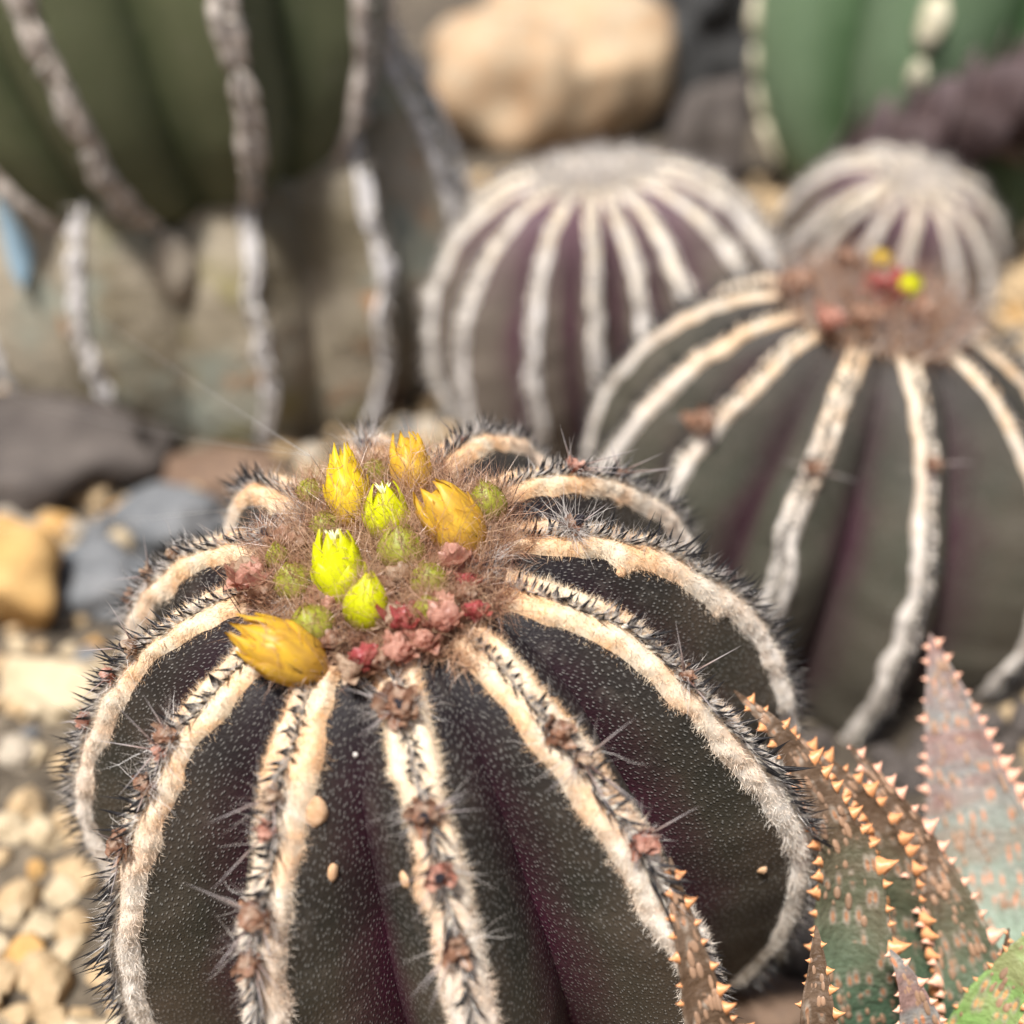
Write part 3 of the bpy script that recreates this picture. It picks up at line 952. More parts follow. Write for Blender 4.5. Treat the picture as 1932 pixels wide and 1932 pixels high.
# ------------------------------------------------------------------ ground
GROUND_MAT = None
t = NT('soil')
ob = t.coord()
c = t.mix(t.mapr(t.noise(ob, 14.0, 5), .35, .65), (.065, .052, .04), (.14, .112, .08))
c = t.mix(t.mapr(t.noise(ob, 160.0, 4), .45, .7, 0, .8), c, (.26, .21, .15))
vo = t.n('TexVoronoi', {}, {'Vector': ob, 'Scale': 140.0}, out=None)
c = t.mix(t.mapr(vo.outputs['Distance'], .1, .6, .0, .5), c, (.05, .04, .03))
GROUND_MAT = t.done(c, .95, t.bump(t.math('SUBTRACT', t.noise(ob, 300.0, 5), vo.outputs['Distance']), .8, .003), .15)


def ground_h(x, y):
    x, y = np.asarray(x, float), np.asarray(y, float)
    p = np.stack([x, y, 0 * x], -1)
    return .5 * vnoise(p / 9.0, 3) + .25 * vnoise(p / 2.6, 4) - .25 + 14 * ramp01(y, 55, 190)


g = np.concatenate([-np.geomspace(400, 42, 24), np.linspace(-40, 40, 150), np.geomspace(42, 400, 24)])
gy = np.concatenate([-np.geomspace(300, 22, 18), np.linspace(-20, 75, 170), np.geomspace(77, 420, 24)])
X, Y = np.meshgrid(g, gy)
V = np.stack([X, Y, ground_h(X, Y)], -1).reshape(-1, 3)
tag(obj('ground', V, grid_faces(len(gy), len(g)), GROUND_MAT), kind='structure')

# ------------------------------------------------------------------ stones
STONE = {
    'tan': rock_material('tan_stone', (.36, .25, .135), (.46, .345, .21), (.27, .16, .08)),
    'cream': rock_material('cream_stone', (.42, .325, .205), (.50, .41, .28), (.31, .22, .12)),
    'ochre': rock_material('ochre_stone', (.42, .23, .075), (.48, .31, .13), (.30, .15, .05)),
    'grey': rock_material('grey_stone', (.10, .105, .11), (.20, .20, .20), (.06, .06, .065)),
    'dark': rock_material('dark_stone', (.055, .045, .04), (.11, .092, .08), (.03, .027, .025)),
    'pale': rock_material('pale_grey_stone', (.30, .25, .19), (.42, .36, .28), (.20, .16, .12)),
    'sand': rock_material('sandstone', (.33, .215, .125), (.42, .30, .19), (.30, .32, .26), 18.0),
    'rust': rock_material('rust_stone', (.12, .075, .05), (.19, .125, .085), (.07, .05, .04)),
    'slate': rock_material('slate_stone', (.045, .045, .045), (.09, .088, .085), (.03, .03, .03)),
}


def stone_verts(sub, seed, flat=.75, rough=.35):
    V, F = ico(sub)
    r_ = np.random.default_rng(seed)
    for _ in range(6):                                  # knock flat facets off
        nrm = unit(r_.normal(size=3)); h = r_.uniform(.62, .9)
        d = V @ nrm - h
        V = V - np.clip(d, 0, None)[:, None] * nrm * .85
    V = V * (1 + rough * .5 * vnoise(V * 1.3 + seed, seed) + rough * .25 * vnoise(V * 3.1 + seed, seed + 1))[:, None]
    return V * np.array([1, 1, flat]), F


def stone(name, label, px, py, r, kind, group=None, depth=None, stretch=(1, 1, 1), rz=0, seed=None, sink=.35, sub=4):
    V, F = stone_verts(sub, seed if seed is not None else int(px * 7 + py), .8, .6)
    V = V * np.array(stretch) * r
    c, s = math.cos(rz), math.sin(rz)
    V = V @ np.array([[c, s, 0], [-s, c, 0], [0, 0, 1]])
    g_ = ground_at(px, py) if depth is None else at(px, py, depth)
    z = float(ground_h(g_[0], g_[1])) - V[:, 2].min() - sink * r * stretch[2]
    o = obj(name, V, F, STONE[kind], M=mat4(np.eye(3), (g_[0], g_[1], z)))
    return tag(o, label, 'stone' if r < 4 else 'boulder', group)


stone('rock', 'rough orange-tan rock on the gravel next to the grey stones', 20, 1150, 1.9, 'ochre', stretch=(1, .9, 1.25), seed=5)
stone('rock', 'dark grey angular rock between the orange rock and flowering cactus', 200, 1120, 1.6, 'grey', stretch=(1.2, .9, .9), seed=8)
stone('rock', 'smaller slate grey rock behind the flowering cactus', 330, 1000, 1.5, 'grey', stretch=(1.2, 1, .8), seed=9)
stone('rock', 'large dark brown rock lying before the blue-grey leaf', 60, 900, 3.2, 'dark', stretch=(1.3, 1, .8), seed=10)
stone('rock', 'rounded cream stone on the gravel below the orange rock', 110, 1330, 1.15, 'cream', stretch=(1.15, .9, .9), seed=11)
stone('rock', 'low brown stone at the foot of the tall column', 430, 905, 1.8, 'rust', stretch=(1.5, .9, .45), seed=17, sink=.5)
stone('rock', 'ochre stone wedged in front of the purplish cactus', 965, 800, 1.3, 'tan', stretch=(1, .9, 1.1), seed=13)
stone('rock', 'cream stone lying between the purplish cactus and the red-flowered cactus', 1085, 770, 1.1, 'cream', stretch=(1, .9, 1.1), seed=14)
stone('rock', 'brown stone tucked under the flowering cactus beside the aloe', 1440, 1925, 1.0, 'rust', stretch=(1.2, .9, .8), seed=15)
stone('boulder', 'big rounded sandstone boulder behind the purplish cactus', 1030, 330, 8.2, 'sand', stretch=(.86, .8, 1.25), seed=24, sub=5, depth=92)
stone('boulder', 'dark slate boulder between the sandstone and green cactus', 1330, 380, 7.0, 'slate', stretch=(.85, .8, 2.0), seed=21, sub=5, depth=100)
stone('rock', 'weathered dark brown stone leaning on the dark slate boulder', 1330, 330, 3.0, 'dark', stretch=(.9, .8, 1.6), seed=33, depth=80)

# gravel: pebbles one can tell apart are things, the rest is stuff
bodies = [((-1.06, .5), 5.4), ((8.05, 14.4), 5.8), ((3.4, 28.2), 5.9), ((16.4, 39.7), 4.7), ((-11.2, 33.2), 8.0), ((27, 68), 11), ((7.2, -2.3), 1.2)]
cand = []
r_ = np.random.default_rng(4)
cell = .8
for ix in range(-50, 50):
    for iy in range(-23, 80):
        x, y = (ix + r_.uniform(-.32, .32)) * cell, (iy + r_.uniform(-.32, .32)) * cell
        if any(math.hypot(x - b[0], y - b[1]) < rad for b, rad in bodies):
            continue
        if y > 6 and r_.random() < .35:
            continue
        cand.append((x, y, r_.uniform(.22, .58)))
cand = np.array(cand)
zz = ground_h(cand[:, 0], cand[:, 1])
q, zd = proj(np.column_stack([cand[:, 0], cand[:, 1], zz]))
inview = (zd > 5) & (q[:, 0] > -20) & (q[:, 0] < 1952) & (q[:, 1] > 0) & (q[:, 1] < 1990)


def hidden(i):
    P = np.array([cand[i, 0], cand[i, 1], zz[i] + .3])
    d = P - CAM
    for bd_ in (main, c2, c3, c4):
        ctr = bd_.foot + bd_.R @ np.array([0, 0, 4.6])
        u = np.clip(((ctr - CAM) @ d) / (d @ d), 0, .97)
        if np.linalg.norm(CAM + d * u - ctr) < 5.2:
            return True
    return False


view_idx = [i for i in np.where(inview)[0] if not hidden(i)]
view_idx.sort(key=lambda i: zd[i] / cand[i, 2])
view_idx = view_idx[:290]
PEB = []
for j in range(8):
    PEB.append(stone_verts(2, 100 + j, .78, .75))
kinds = ['tan', 'cream', 'ochre', 'tan', 'tan', 'cream', 'tan', 'tan']
PLABEL = {'tan': 'tan gravel pebble lying among the other pebbles', 'cream': 'cream coloured gravel pebble lying among the other pebbles', 'ochre': 'orange-brown gravel pebble lying among the other pebbles',
          'pale': 'greyish tan gravel pebble lying among the other pebbles', 'grey': 'dark grey gravel pebble lying among the other pebbles', 'dark': 'pebble coloured blackish brown to give the shade behind the aloe'}
pmesh = {}
for j, (V, F) in enumerate(PEB):
    for k in PLABEL:
        m_ = mesh('pebble', V, F, smooth=False)
        m_.materials.append(STONE[k])
        pmesh[(j, k)] = m_
vs = set(view_idx)
rest = []
for i in range(len(cand)):
    j = int(r_.integers(8)); x, y, rad = cand[i]
    k = kinds[int(r_.integers(8))]
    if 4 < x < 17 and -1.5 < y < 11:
        k = 'dark'  # shade between the aloe and second cactus, put into the pebble colour
    elif y > 8 and r_.random() < .6:
        k = ['pale', 'grey', 'tan'][int(r_.integers(3))]
    sc = rad * r_.uniform(.8, 1.25, 3)
    an = r_.uniform(0, 6.28)
    R = np.array([[math.cos(an), -math.sin(an), 0], [math.sin(an), math.cos(an), 0], [0, 0, 1]]) @ np.diag(sc)
    zpos = zz[i] + .30 * sc[2]
    if i in vs:
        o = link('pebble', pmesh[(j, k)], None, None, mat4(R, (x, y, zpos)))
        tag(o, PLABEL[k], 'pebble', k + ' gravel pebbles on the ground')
    else:
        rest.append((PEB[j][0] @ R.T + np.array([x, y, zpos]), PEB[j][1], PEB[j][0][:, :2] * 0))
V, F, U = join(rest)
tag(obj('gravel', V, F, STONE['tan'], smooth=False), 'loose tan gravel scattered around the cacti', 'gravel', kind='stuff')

# ------------------------------------------------------------------ the tall column at the back left
MAT['col'] = skin_material('column_skin', (.085, .095, .045), (.10, .105, .055), (.04, .05, .022), (.09, .10, .05), .0)
t = NT('corky_base')
ob = t.coord()
c = t.mix(t.mapr(t.noise(ob, 22.0, 4), .40, .60), (.145, .118, .075), (.29, .245, .18))
c = t.mix(t.mapr(t.noise(t.n('Mapping', ins={'Vector': ob, 'Location': (3, 1, 2)}), 26.0, 3), .52, .66, 0, .8), c, (.23, .25, .205))
c = t.mix(t.mapr(t.noise(t.n('Mapping', ins={'Vector': ob, 'Location': (1, 5, 2)}), 35.0, 3), .58, .70, 0, .7), c, (.18, .155, .055))
c = t.mix(t.mapr(t.noise(t.n('Mapping', ins={'Vector': ob, 'Location': (7, 5, 4)}), 40.0, 3), .62, .72, 0, .7), c, (.36, .17, .07))
MAT['cork'] = t.done(c, .9, t.bump(t.noise(ob, 180., 5), .7, .002), .2)
MAT['colfelt'] = plain('column_areole', (.30, .24, .20), (.52, .46, .41), 120., .9, .5)
MAT['greyfelt'] = plain('grey_rib_edge', (.40, .37, .36), (.55, .52, .50), 120., .9, .4)
CX = np.array([-11.2, 33.2, 0])
col_root = tag(link('column_cactus', None, M=mat4(np.eye(3), CX)), 'big olive green ribbed cactus bulging over its pale corky base', 'cactus')


def upper(s):
    s = np.asarray(s, float)
    ph = s * 3.0
    return 8.3 * np.sin(np.clip(ph, 1e-3, 3.1)) ** .55, 10.0 * np.cos(ph)


def lower(s):
    s = np.asarray(s, float)
    z = 15.5 - 16.5 * s
    return 3.2 + 6.4 * np.sin(np.clip(.25 + s * 2.05, 0, 3.1)) ** .9, z


TU = -.20
MU = mat4(np.array([[math.cos(TU), 0, math.sin(TU)], [0, 1, 0], [-math.sin(TU), 0, math.cos(TU)]]), np.array([-12.6, 29.3, 17.4]) - CX)
cu_ = Body([-168, -135, -98, -60, -22, 14, 50, 86, 122, 158], upper, lambda s: .16 + 0 * s, 7, .03, .015, 1.2)
up_ = cu_.build_body('upper_stem', MAT['col'], col_root, 90, 15)
up_.matrix_basis = MU
cl_ = Body([-170, -138, -107, -72, -45, -18, 12, 44, 76, 108, 140, 165], lower, lambda s: .12 + 0 * s, 8, .05, .02, 1.2)
cl_.build_body('corky_base', MAT['cork'], col_root, 70, 15)
for bdy, mt, W, H, lo, hi, MM in ((cu_, 'colfelt', .40, .30, .25, .90, MU), (cl_, 'greyfelt', .27, .20, .03, .97, None)):
    for k in range(bdy.n):
        V, F, N, B, pig = bdy.felt(k, lo, hi, W, H, 110, 9)
        V = V + N * (.16 * vnoise(V * 2.2, k))[:, None]
        e = obj('rib_edge', V, F, MAT[mt], col_root, MM, uv2=pig)
        sl = np.linspace(lo, hi, 26)
        P, T, Bq, Nq = bdy.frame(k, np.zeros(26), sl)
        V, F, U = cones(np.repeat(P, 4, 0), np.repeat(Nq, 4, 0) + rng.normal(size=(104, 3)) * .6, rng.uniform(.4, .9, 104), .07)
        tag(obj('spines', V, F, MAT['spine_c'], e, uv=U), kind='stuff')
for px, py, w, h in ((330, 500, .6, 1.25), (700, 745, .4, .6)):
    d_ = F3 + R3 * (px - 966) / FPX - U3 * (py - 966) / FPX
    for t_ in np.linspace(30, 60, 1500):
        l = CAM + d_ * t_ - CX
        if math.hypot(l[0], l[1]) < np.interp(l[2], [-1, 5, 8.5, 11.5], [7.3, 8.6, 9.5, 8.8]) * .97:
            break
    nrm = unit(np.array([l[0], l[1], 0]))
    V = iv * (1 + .3 * vnoise(iv * 2.3, int(px)))[:, None] * np.array([w, h, .35])
    obj('bark_flake', V, if_, STONE['pale'], col_root, mat4(np.stack([np.cross([0, 0, 1.], nrm), [0, 0, 1.], nrm], 1), l))

# ------------------------------------------------------------------ green cactus at the back right
MAT['green'] = skin_material('green_skin', (.075, .135, .055), (.14, .20, .115), (.04, .08, .03), (.085, .14, .065), .0)
MAT['areole'] = plain('cream_areole', (.42, .38, .24), (.62, .56, .43), 150., .9, .6)
gc = at(1800, 160, 72)
green_root = tag(link('green_cactus', None, M=mat4(np.array([[.985, 0, .17], [0, 1, 0], [-.17, 0, .985]]) * 1.15, (gc[0] + .6, gc[1] + 1, 0))), 'bright green broad-ribbed cactus dotted with cream tufts', 'cactus')


def gprof(s):
    s = np.asarray(s, float)
    ph = s * 2.5
    return 11.5 * np.sin(np.clip(ph, 1e-4, 3)) ** .8, 10.5 + 13.5 * np.cos(ph)


gb = Body([-123, -85, -45, -5, 40, 85, 130, 168], gprof, lambda s: .05 + .25 * ramp01(s, .05, .5), 9, .01, .004, 1.1)
gb.build_body('body', MAT['green'], green_root, 80, 25)
av, af = ico(3)
for k in range(gb.n):
    for s in np.arange(.10, .95, .064):
        P, T, B, N = gb.frame(k, np.zeros(1), np.array([s]))
        V = av * (1 + .3 * vnoise(av * 2.2, int(k * 50 + s * 100)))[:, None] * np.array([.48, 1.0, .28]) * random.uniform(.75, 1.15)
        obj('areole', V, af, MAT['areole'], green_root, mat4(np.stack([B[0], T[0], N[0]], 1), P[0]))

# ------------------------------------------------------------------ dark scaly stem crossing in front of the green cactus
t = NT('purple_leaf')
uv = t.n('SeparateXYZ', ins={0: t.uv('cm')}, out=None)
c = t.mix(t.mapr(t.noise(t.coord(), 150.0, 4), .35, .65), (.060, .036, .034), (.11, .08, .078))
c = t.mix(t.mapr(uv.outputs[1], .6, 1.0, 0, .6), c, (.24, .18, .18))
MAT['scale'] = t.done(c, .38, t.bump(t.noise(t.coord(), 700., 3), .3, .0005), .5)
A0, A1 = at(1560, 345, 63), at(2080, 120, 60)
ax = A1 - A0
stem_root = tag(link('scaly_succulent', None, M=mat4(np.eye(3), A0)), 'dark purple-brown succulent stem sheathed in overlapping scale leaves', 'succulent')
Rs = frame_z(ax)
Ls = np.linalg.norm(ax)
us = np.linspace(0, 1, 12)
V, F, U = lathe(us * Ls, 1.1 + 0 * us, 12)
V = V @ Rs.T
st = obj('stem', V, F, MAT['scale'], stem_root, uv=U)
# a buried tail that carries the stem to the soil
tail_end = np.array([A0[0] - 2.0, A0[1] + 1.0, -.5]) - A0
Rt = frame_z(-tail_end)
V, F, U = lathe(np.linspace(0, 1, 8) * np.linalg.norm(tail_end), np.linspace(.7, 1.1, 8), 12)
obj('root_stem', V @ Rt.T + tail_end, F, MAT['scale'], stem_root, uv=U)
nu, nv = 9, 7
u = np.linspace(0, 1, nu)[:, None]; v = np.linspace(-1, 1, nv)[None]
wd = .95 * np.sin(np.clip(.18 + u * .82, 0, 1) ** .9 * math.pi) ** .6
x = .55 + 1.15 * u + .35 * u * u + .0 * v
top = np.stack([x - .35 * (v * wd) ** 2, v * wd + 0 * u, 1.75 * u + 0 * v], -1)
bot = top - np.stack([.28 * (1 - v ** 4) * (1 - u ** 3) + 0 * u, 0 * u * v, 0 * u * v], -1)
V = np.concatenate([top.reshape(-1, 3), bot.reshape(-1, 3)])
F = np.concatenate([grid_faces(nu, nv), grid_faces(nu, nv)[:, ::-1] + nu * nv])
U = np.concatenate([np.stack([v + 0 * u, u + 0 * v], -1).reshape(-1, 2)] * 2)
leaf_me = mesh('leaf', V, F, uv=U)
for i in range(40):
    an = i * 2.39996; h = i / 40 * Ls
    R = Rs @ np.array([[math.cos(an), -math.sin(an), 0], [math.sin(an), math.cos(an), 0], [0, 0, 1]]) * random.uniform(1.45, 1.8)
    link('leaf', leaf_me, MAT['scale'], stem_root, mat4(R, Rs @ np.array([0, 0, h])))

# ------------------------------------------------------------------ aloe
def aloe_skin(name, c1, c2, c3, dash):
    t = NT(name)
    uv = t.uv('cm')
    sep = t.n('SeparateXYZ', ins={0: t.uv('pig')}, out=None)
    ob = t.coord()
    a = t.noise(ob, 90.0, 4)
    band = t.noise(t.n('Mapping', ins={'Vector': uv, 'Scale': (.5, 1.4, 1)}), 1.2, 3)
    c = t.mix(t.mapr(band, .42, .58), c1, c2)
    c = t.mix(t.mapr(t.math('ADD', sep.outputs[1], t.mapr(a, 0, 1, -.15, .15)), .40, .72, 1, 0), c, c3)
    vo = t.n('TexVoronoi', {'voronoi_dimensions': '2D'}, {'Vector': t.n('Mapping', ins={'Vector': uv, 'Scale': (1, .33, 1)}), 'Scale': 5.5, 'Randomness': .8}, out=None)
    ring = t.mapr(vo.outputs['Distance'], .22, .40, 1, 0)
    on = t.mapr(band, .47, .53)
    c = t.mix(t.math('MULTIPLY', ring, t.math('MULTIPLY', on, .65)), c, (.34, .28, .22))
    core = t.mapr(vo.outputs['Distance'], .12, .20, 1, 0)
    c = t.mix(t.math('MULTIPLY', core, on), c, dash)
    grain = t.noise(ob, 900., 4)
    c = t.mix(t.mapr(grain, .35, .7, 0, .45), c, t.mix(1.0, c, (.45, .40, .36), 'MULTIPLY'))
    return t.done(c, .5, t.bump(grain, .8, .0006), .35)


MAT['aloe_brown'] = aloe_skin('aloe_brown', (.085, .050, .028), (.14, .092, .060), (.085, .14, .085), (.34, .17, .09))
MAT['aloe_pink'] = aloe_skin('aloe_pink', (.22, .135, .115), (.21, .20, .185), (.20, .26, .19), (.50, .21, .11))
MAT['aloe_green'] = aloe_skin('aloe_green', (.22, .24, .10), (.20, .32, .10), (.26, .48, .12), (.55, .30, .12))
MAT['tooth'] = plain('orange_tooth', (.60, .22, .07), (.66, .33, .16), 300., .4, 0, .4)
MAT['wart'] = plain('orange_wart', (.20, .125, .08), (.32, .19, .115), 250., .45, 0, .4)
MAT['tooth_pink'] = plain('pink_tooth', (.70, .32, .20), (.78, .46, .33), 300., .4, 0, .4)

aloe = tag(link('toothed_aloe', None, M=mat4(np.eye(3), (7.3, -2.2, 0))), 'warty brown and green aloe rosette edged with orange teeth', 'aloe')
AB = np.array([7.3, -2.2, 0])
# one curved tooth, pointing +x, leaning to +z (leaf tip)
tv = []
for u, rw, rt, lean in ((-.15, .72, .26, -.12), (.40, .34, .14, .02), (.80, .13, .06, .22)):
    for c_, s_ in ((1, 0), (0, 1), (-1, 0), (0, -1)):
        tv.append((u, s_ * rt, c_ * rw + lean))
tv.append((1.05, 0, .40))
tf = []
for j in range(2):
    for q_ in range(4):
        a_, b_ = j * 4 + q_, j * 4 + (q_ + 1) % 4
        tf += [(a_, b_, b_ + 4), (a_, b_ + 4, a_ + 4)]
for q_ in range(4):
    tf.append((8 + q_, 8 + (q_ + 1) % 4, 12))
TOOTH = {}
for k in ('tooth', 'tooth_pink'):
    m_ = mesh('tooth', np.array(tv), np.array(tf))
    m_.materials.append(MAT[k])
    TOOTH[k] = m_
WV, WF = ico(2)


def bez(pts, n):
    pts = np.array(pts)
    k = len(pts) - 1
    t_ = np.linspace(0, 1, n)
    seg = np.concatenate([[0], np.cumsum(np.linalg.norm(np.diff(pts, axis=0), axis=1))])
    seg /= seg[-1]
    ext = np.vstack([2 * pts[0] - pts[1], pts, 2 * pts[-1] - pts[-2]])
    out = []
    for tt in t_:
        i = min(int(np.searchsorted(seg, tt, 'right') - 1), k - 1)
        f = (tt - seg[i]) / (seg[i + 1] - seg[i])
        p0, p1, p2, p3 = ext[i:i + 4]
        out.append(.5 * ((2 * p1) + (-p0 + p2) * f + (2 * p0 - 5 * p1 + 4 * p2 - p3) * f ** 2 + (-p0 + 3 * p1 - 3 * p2 + p3) * f ** 3))
    return np.array(out)


def aloe_leaf(pts, base, w, mat, tooth='tooth', tsize=.24, seed=0, face=(0, 0, 0), label=None, warts=70, tstep=.30):
    """pts: (px, py, depth) from the tip downwards; base: where it joins the rosette; w: width in cm at its widest"""
    C = [np.array(base)] + [at(*p) for p in pts[::-1]]
    n_, nv_ = 60, 11
    C = bez(C, n_)
    T = unit(np.gradient(C, axis=0))
    nrm = unit(CAM - C) + np.array(face) + np.array([0, 0, .25])
    nrm = unit(nrm - T * (nrm * T).sum(1, keepdims=True))
    B = np.cross(T, nrm)
    L = np.concatenate([[0], np.cumsum(np.linalg.norm(np.diff(C, axis=0), axis=1))])
    u = L / L[-1]
    r_ = np.random.default_rng(seed)
    wd = w * .5 * np.clip((1 - u) * 1.75, 0, 1) ** .85 * (1 - .1 * u) + .015
    wd = wd * (1 + .07 * n1(u * 14, seed + 3))
    v = np.linspace(-1, 1, nv_)
    top = C[:, None] + B[:, None] * (v[None, :, None] * wd[:, None, None]) + nrm[:, None] * ((.34 * v ** 2 - .10)[None, :, None] * wd[:, None, None])
    vb = np.linspace(1, -1, nv_)[1:-1]
    bot = C[:, None] + B[:, None] * (vb[None, :, None] * wd[:, None, None] * .93) + nrm[:, None] * ((.34 * vb ** 2 - .10 - .75 * (1 - vb ** 2) ** .7)[None, :, None] * wd[:, None, None])
    R = np.concatenate([top, bot], 1)
    R = R + nrm[:, None] * (vnoise(R * 2.2, seed) * .045)[..., None]
    m_ = R.shape[1]
    vv = np.concatenate([v, vb * 1.0 + 3])
    uv = np.stack([vv[None] * wd[:, None], np.repeat(L[:, None], m_, 1)], -1)
    pg = np.stack([np.repeat(np.abs(vv)[None], n_, 0), np.repeat(u[:, None], m_, 1)], -1)
    base_ = AB
    leaf = obj('leaf', R.reshape(-1, 3) - base_, grid_faces(n_, m_, True)[:, ::-1], mat, aloe, uv=uv.reshape(-1, 2), uv2=pg.reshape(-1, 2))
    if label:
        leaf['label'] = label
    # teeth along both margins
    for side in (-1, 1):
        l = tstep * (.5 + r_.random())
        while l < L[-1] - .05:
            uu = np.array([np.interp(l, L, C[:, i]) for i in range(3)])
            i = int(np.searchsorted(L, l)) - 1
            if u[i] > .22:
                ed = top[i, -1 if side > 0 else 0]
                ed = ed + (top[i + 1, -1 if side > 0 else 0] - ed) * ((l - L[i]) / (L[i + 1] - L[i]))
                out = B[i] * side * .85 + nrm[i] * .5
                z_ = T[i]
                x_ = unit(out - z_ * (out @ z_)); y_ = np.cross(z_, x_)
                sz = .9 * tsize * r_.uniform(.45, 1.3) * (1.0 if side > 0 else .8) * (.55 + .45 * min(1, (1 - u[i]) * 2.5))
                link('tooth', TOOTH[tooth], None, leaf, mat4(np.stack([x_, y_, z_], 1) * sz, ed - x_ * .05 * sz - base_))
            l += tstep * r_.uniform(.75, 1.3)
    # raised warts, long ways along the leaf
    parts = []
    for _ in range(warts):
        i = int(r_.integers(int(n_ * .3), n_ - 3)); j = r_.uniform(-.8, .8)
        jj = (j + 1) / 2 * (nv_ - 1); j0 = int(jj); f = jj - j0
        P = top[i, j0] * (1 - f) + top[i, min(j0 + 1, nv_ - 1)] * f
        a_ = r_.uniform(.022, .058)
        M3 = np.stack([B[i] * a_, T[i] * a_ * r_.uniform(1.4, 3.0), nrm[i] * a_ * .45], 1)
        parts.append((WV @ M3.T + P - base_, WF, WV[:, :2] * 0))
    V, F, U = join(parts)
    tag(obj('warts', V, F, MAT['wart'], leaf), kind='stuff')
    return leaf


b0 = AB + np.array([0, 0, -.3])
aloe_leaf([(1755, 1195, 24.2), (1800, 1380, 23.9), (1845, 1560, 23.6), (1870, 1720, 23.3), (1875, 1900, 22.9)], b0 + np.array([.6, .5, 0]), 2.7, MAT['aloe_pink'], 'tooth_pink', .24, 1, label='broad pinkish grey leaf with orange dashes', warts=90)
aloe_leaf([(1385, 1303, 20.2), (1464, 1380, 20.2), (1543, 1504, 20.3), (1597, 1629, 20.5), (1605, 1753, 20.7), (1620, 1900, 21.0)], b0 + np.array([-.5, -.2, 0]), 1.5, MAT['aloe_brown'], 'tooth', .27, 2, face=(.1, 0, .2), label='long brown leaf arching over the flowering cactus')
aloe_leaf([(1478, 1372, 21.0), (1560, 1440, 21.0), (1625, 1500, 21.1), (1680, 1590, 21.3), (1710, 1720, 21.6)], b0 + np.array([-.2, .1, 0]), .8, MAT['aloe_brown'], 'tooth', .26, 12, face=(-.6, 0, .6), label='thin dark leaf edge behind the arching brown leaf', warts=20)
aloe_leaf([(1600, 1402, 21.6), (1690, 1520, 21.5), (1765, 1660, 21.5), (1820, 1800, 21.5), (1850, 1940, 21.6)], b0 + np.array([0, 0, 0]), 1.25, MAT['aloe_brown'], 'tooth_pink', .25, 3, label='narrow mauve-brown leaf with pink teeth')
aloe_leaf([(1264, 1618, 17.3), (1285, 1720, 17.3), (1315, 1840, 17.4), (1350, 1960, 17.6), (1480, 2120, 18.8)], b0 + np.array([-.7, -.4, 0]), 1.5, MAT['aloe_brown'], 'tooth', .22, 4, label='slender orange-tipped leaf against the cactus ribs', warts=60)
aloe_leaf([(1540, 1748, 19.0), (1543, 1830, 19.0), (1548, 1950, 19.1), (1600, 2100, 20.2)], b0 + np.array([-.3, -.4, 0]), 1.5, MAT['aloe_brown'], 'tooth', .18, 5, label='short mauve leaf with an orange tip', warts=60)
aloe_leaf([(1678, 1790, 20.0), (1715, 1860, 20.0), (1740, 1960, 20.2), (1745, 2060, 20.8)], b0 + np.array([0, -.4, 0]), 1.5, MAT['aloe_pink'], 'tooth_pink', .2, 6, label='short grey-green leaf with salmon teeth', warts=60)
aloe_leaf([(1903, 1752, 20.6), (1893, 1820, 20.7), (1875, 1900, 20.9), (1840, 2020, 21.4)], b0 + np.array([.2, -.2, 0]), .55, MAT['aloe_brown'], 'tooth', .16, 7, label='small upright reddish-brown leaf', warts=30)
aloe_leaf([(2010, 1720, 20.2), (1945, 1790, 20.2), (1890, 1870, 20.4), (1845, 1980, 20.9)], b0 + np.array([.3, 0, 0]), 1.5, MAT['aloe_green'], 'tooth', .2, 8, label='light green leaf', warts=80)
aloe_leaf([(1690, 1610, 22.6), (1712, 1740, 22.5), (1730, 1860, 22.4), (1750, 2000, 22.3)], b0 + np.array([-.1, .4, 0]), 1.3, MAT['aloe_green'], 'tooth_pink', .2, 9, label='dark green inner leaf', warts=60)
aloe_leaf([(1560, 1560, 22.4), (1590, 1680, 22.3), (1625, 1800, 22.2), (1680, 1960, 22.2)], b0 + np.array([-.4, .3, 0]), 1.2, MAT['aloe_green'], 'tooth', .2, 10, label='shaded blue-green inner leaf', warts=40)
aloe_leaf([(2040, 1500, 24.0), (2000, 1640, 23.6), (1950, 1800, 23.2), (1890, 1960, 22.9)], b0 + np.array([.7, .3, 0]), 1.7, MAT['aloe_pink'], 'tooth_pink', .22, 11, warts=60)

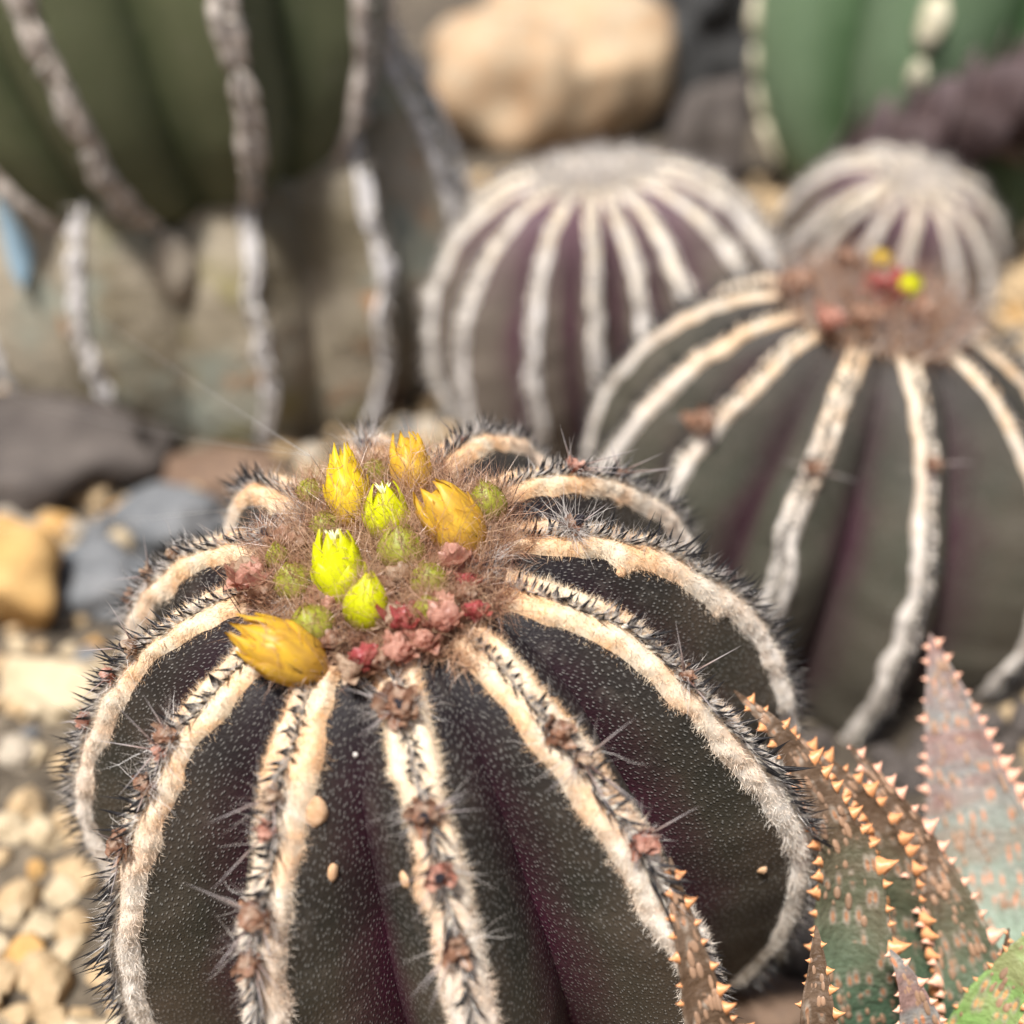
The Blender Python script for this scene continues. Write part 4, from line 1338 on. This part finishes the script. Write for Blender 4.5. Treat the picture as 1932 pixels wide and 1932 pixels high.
# ------------------------------------------------------------------ blue-grey leaf at the far left
MAT['blue'] = plain('blue_grey_leaf', (.14, .21, .26), (.20, .28, .33), 40., .5, .1)
bl = ground_at(-330, 760)
bl[2] = float(ground_h(bl[0], bl[1]))
blue = tag(link('agave', None, M=mat4(np.eye(3), bl)), 'smooth blue-grey agave with a fleshy leaf drooping before the tall column', 'agave')
for path, wmax in (([bl, at(-250, 330, 46.5), at(-90, 150, 45.5), at(20, 260, 45), at(42, 545, 44.5)], 2.6),
                   ([bl, bl + np.array([-4, 1, 9]), bl + np.array([-9, 2, 13]), bl + np.array([-14, 3, 11])], 2.6),
                   ([bl, bl + np.array([-1, 4, 9]), bl + np.array([-2, 8, 14]), bl + np.array([-3, 11, 15])], 2.4)):
    C = bez(path, 40)
    T = unit(np.gradient(C, axis=0))
    nn = unit(CAM - C); nn = unit(nn - T * (nn * T).sum(1, keepdims=True))
    B = np.cross(T, nn)
    u = np.linspace(0, 1, 40)
    wd = wmax * .5 * (np.clip((1 - u) * 4, 0, 1) ** .5) * (.7 + .3 * np.sin(u * 3)) + .02
    an = np.linspace(0, 2 * math.pi, 16, endpoint=False)
    V = C[:, None] + (B[:, None] * np.cos(an)[None, :, None] + nn[:, None] * .38 * np.sin(an)[None, :, None]) * wd[:, None, None]
    obj('leaf', V.reshape(-1, 3) - bl, grid_faces(40, 16, True), MAT['blue'], blue)

# ------------------------------------------------------------------ spider threads from the crown to the column
t = NT('spider_silk')
MAT['silk'] = t.thin((.75, .73, .70), .5, .2, .3)


def thread(a, b, sag, label):
    n_ = 40
    u = np.linspace(0, 1, n_)[:, None]
    C = a + (b - a) * u - np.array([0, 0, 1]) * sag * 4 * u * (1 - u)
    T = unit(np.gradient(C, axis=0))
    A = unit(np.cross(T, [0, 0, 1.])); B = np.cross(T, A)
    V = np.stack([C + (A * math.cos(q_) + B * math.sin(q_)) * .0030 for q_ in (0, 2.1, 4.2)], 1).reshape(-1, 3)
    o = obj('spider_thread', V, grid_faces(n_, 3, True), MAT['silk'])
    tag(o, label, 'spider thread', 'spider threads running from the flower crown')


tA = on_crown(600, 905) + AXIS * .5
for tx_, ty_, dp, sg in ((-60, 420, 40, .15), (250, 640, 38, .1), (330, 770, 36, .1), (-40, 720, 40, .3)):
    thread(tA, at(tx_, ty_, dp), sg, 'fine spider thread strung from the flower crown towards the tall column')
thread(on_crown(560, 985) + AXIS * .4, ground_at(-60, 1030) + np.array([0, 0, .6]), .1, 'fine spider thread running from the crown wool to the gravel')
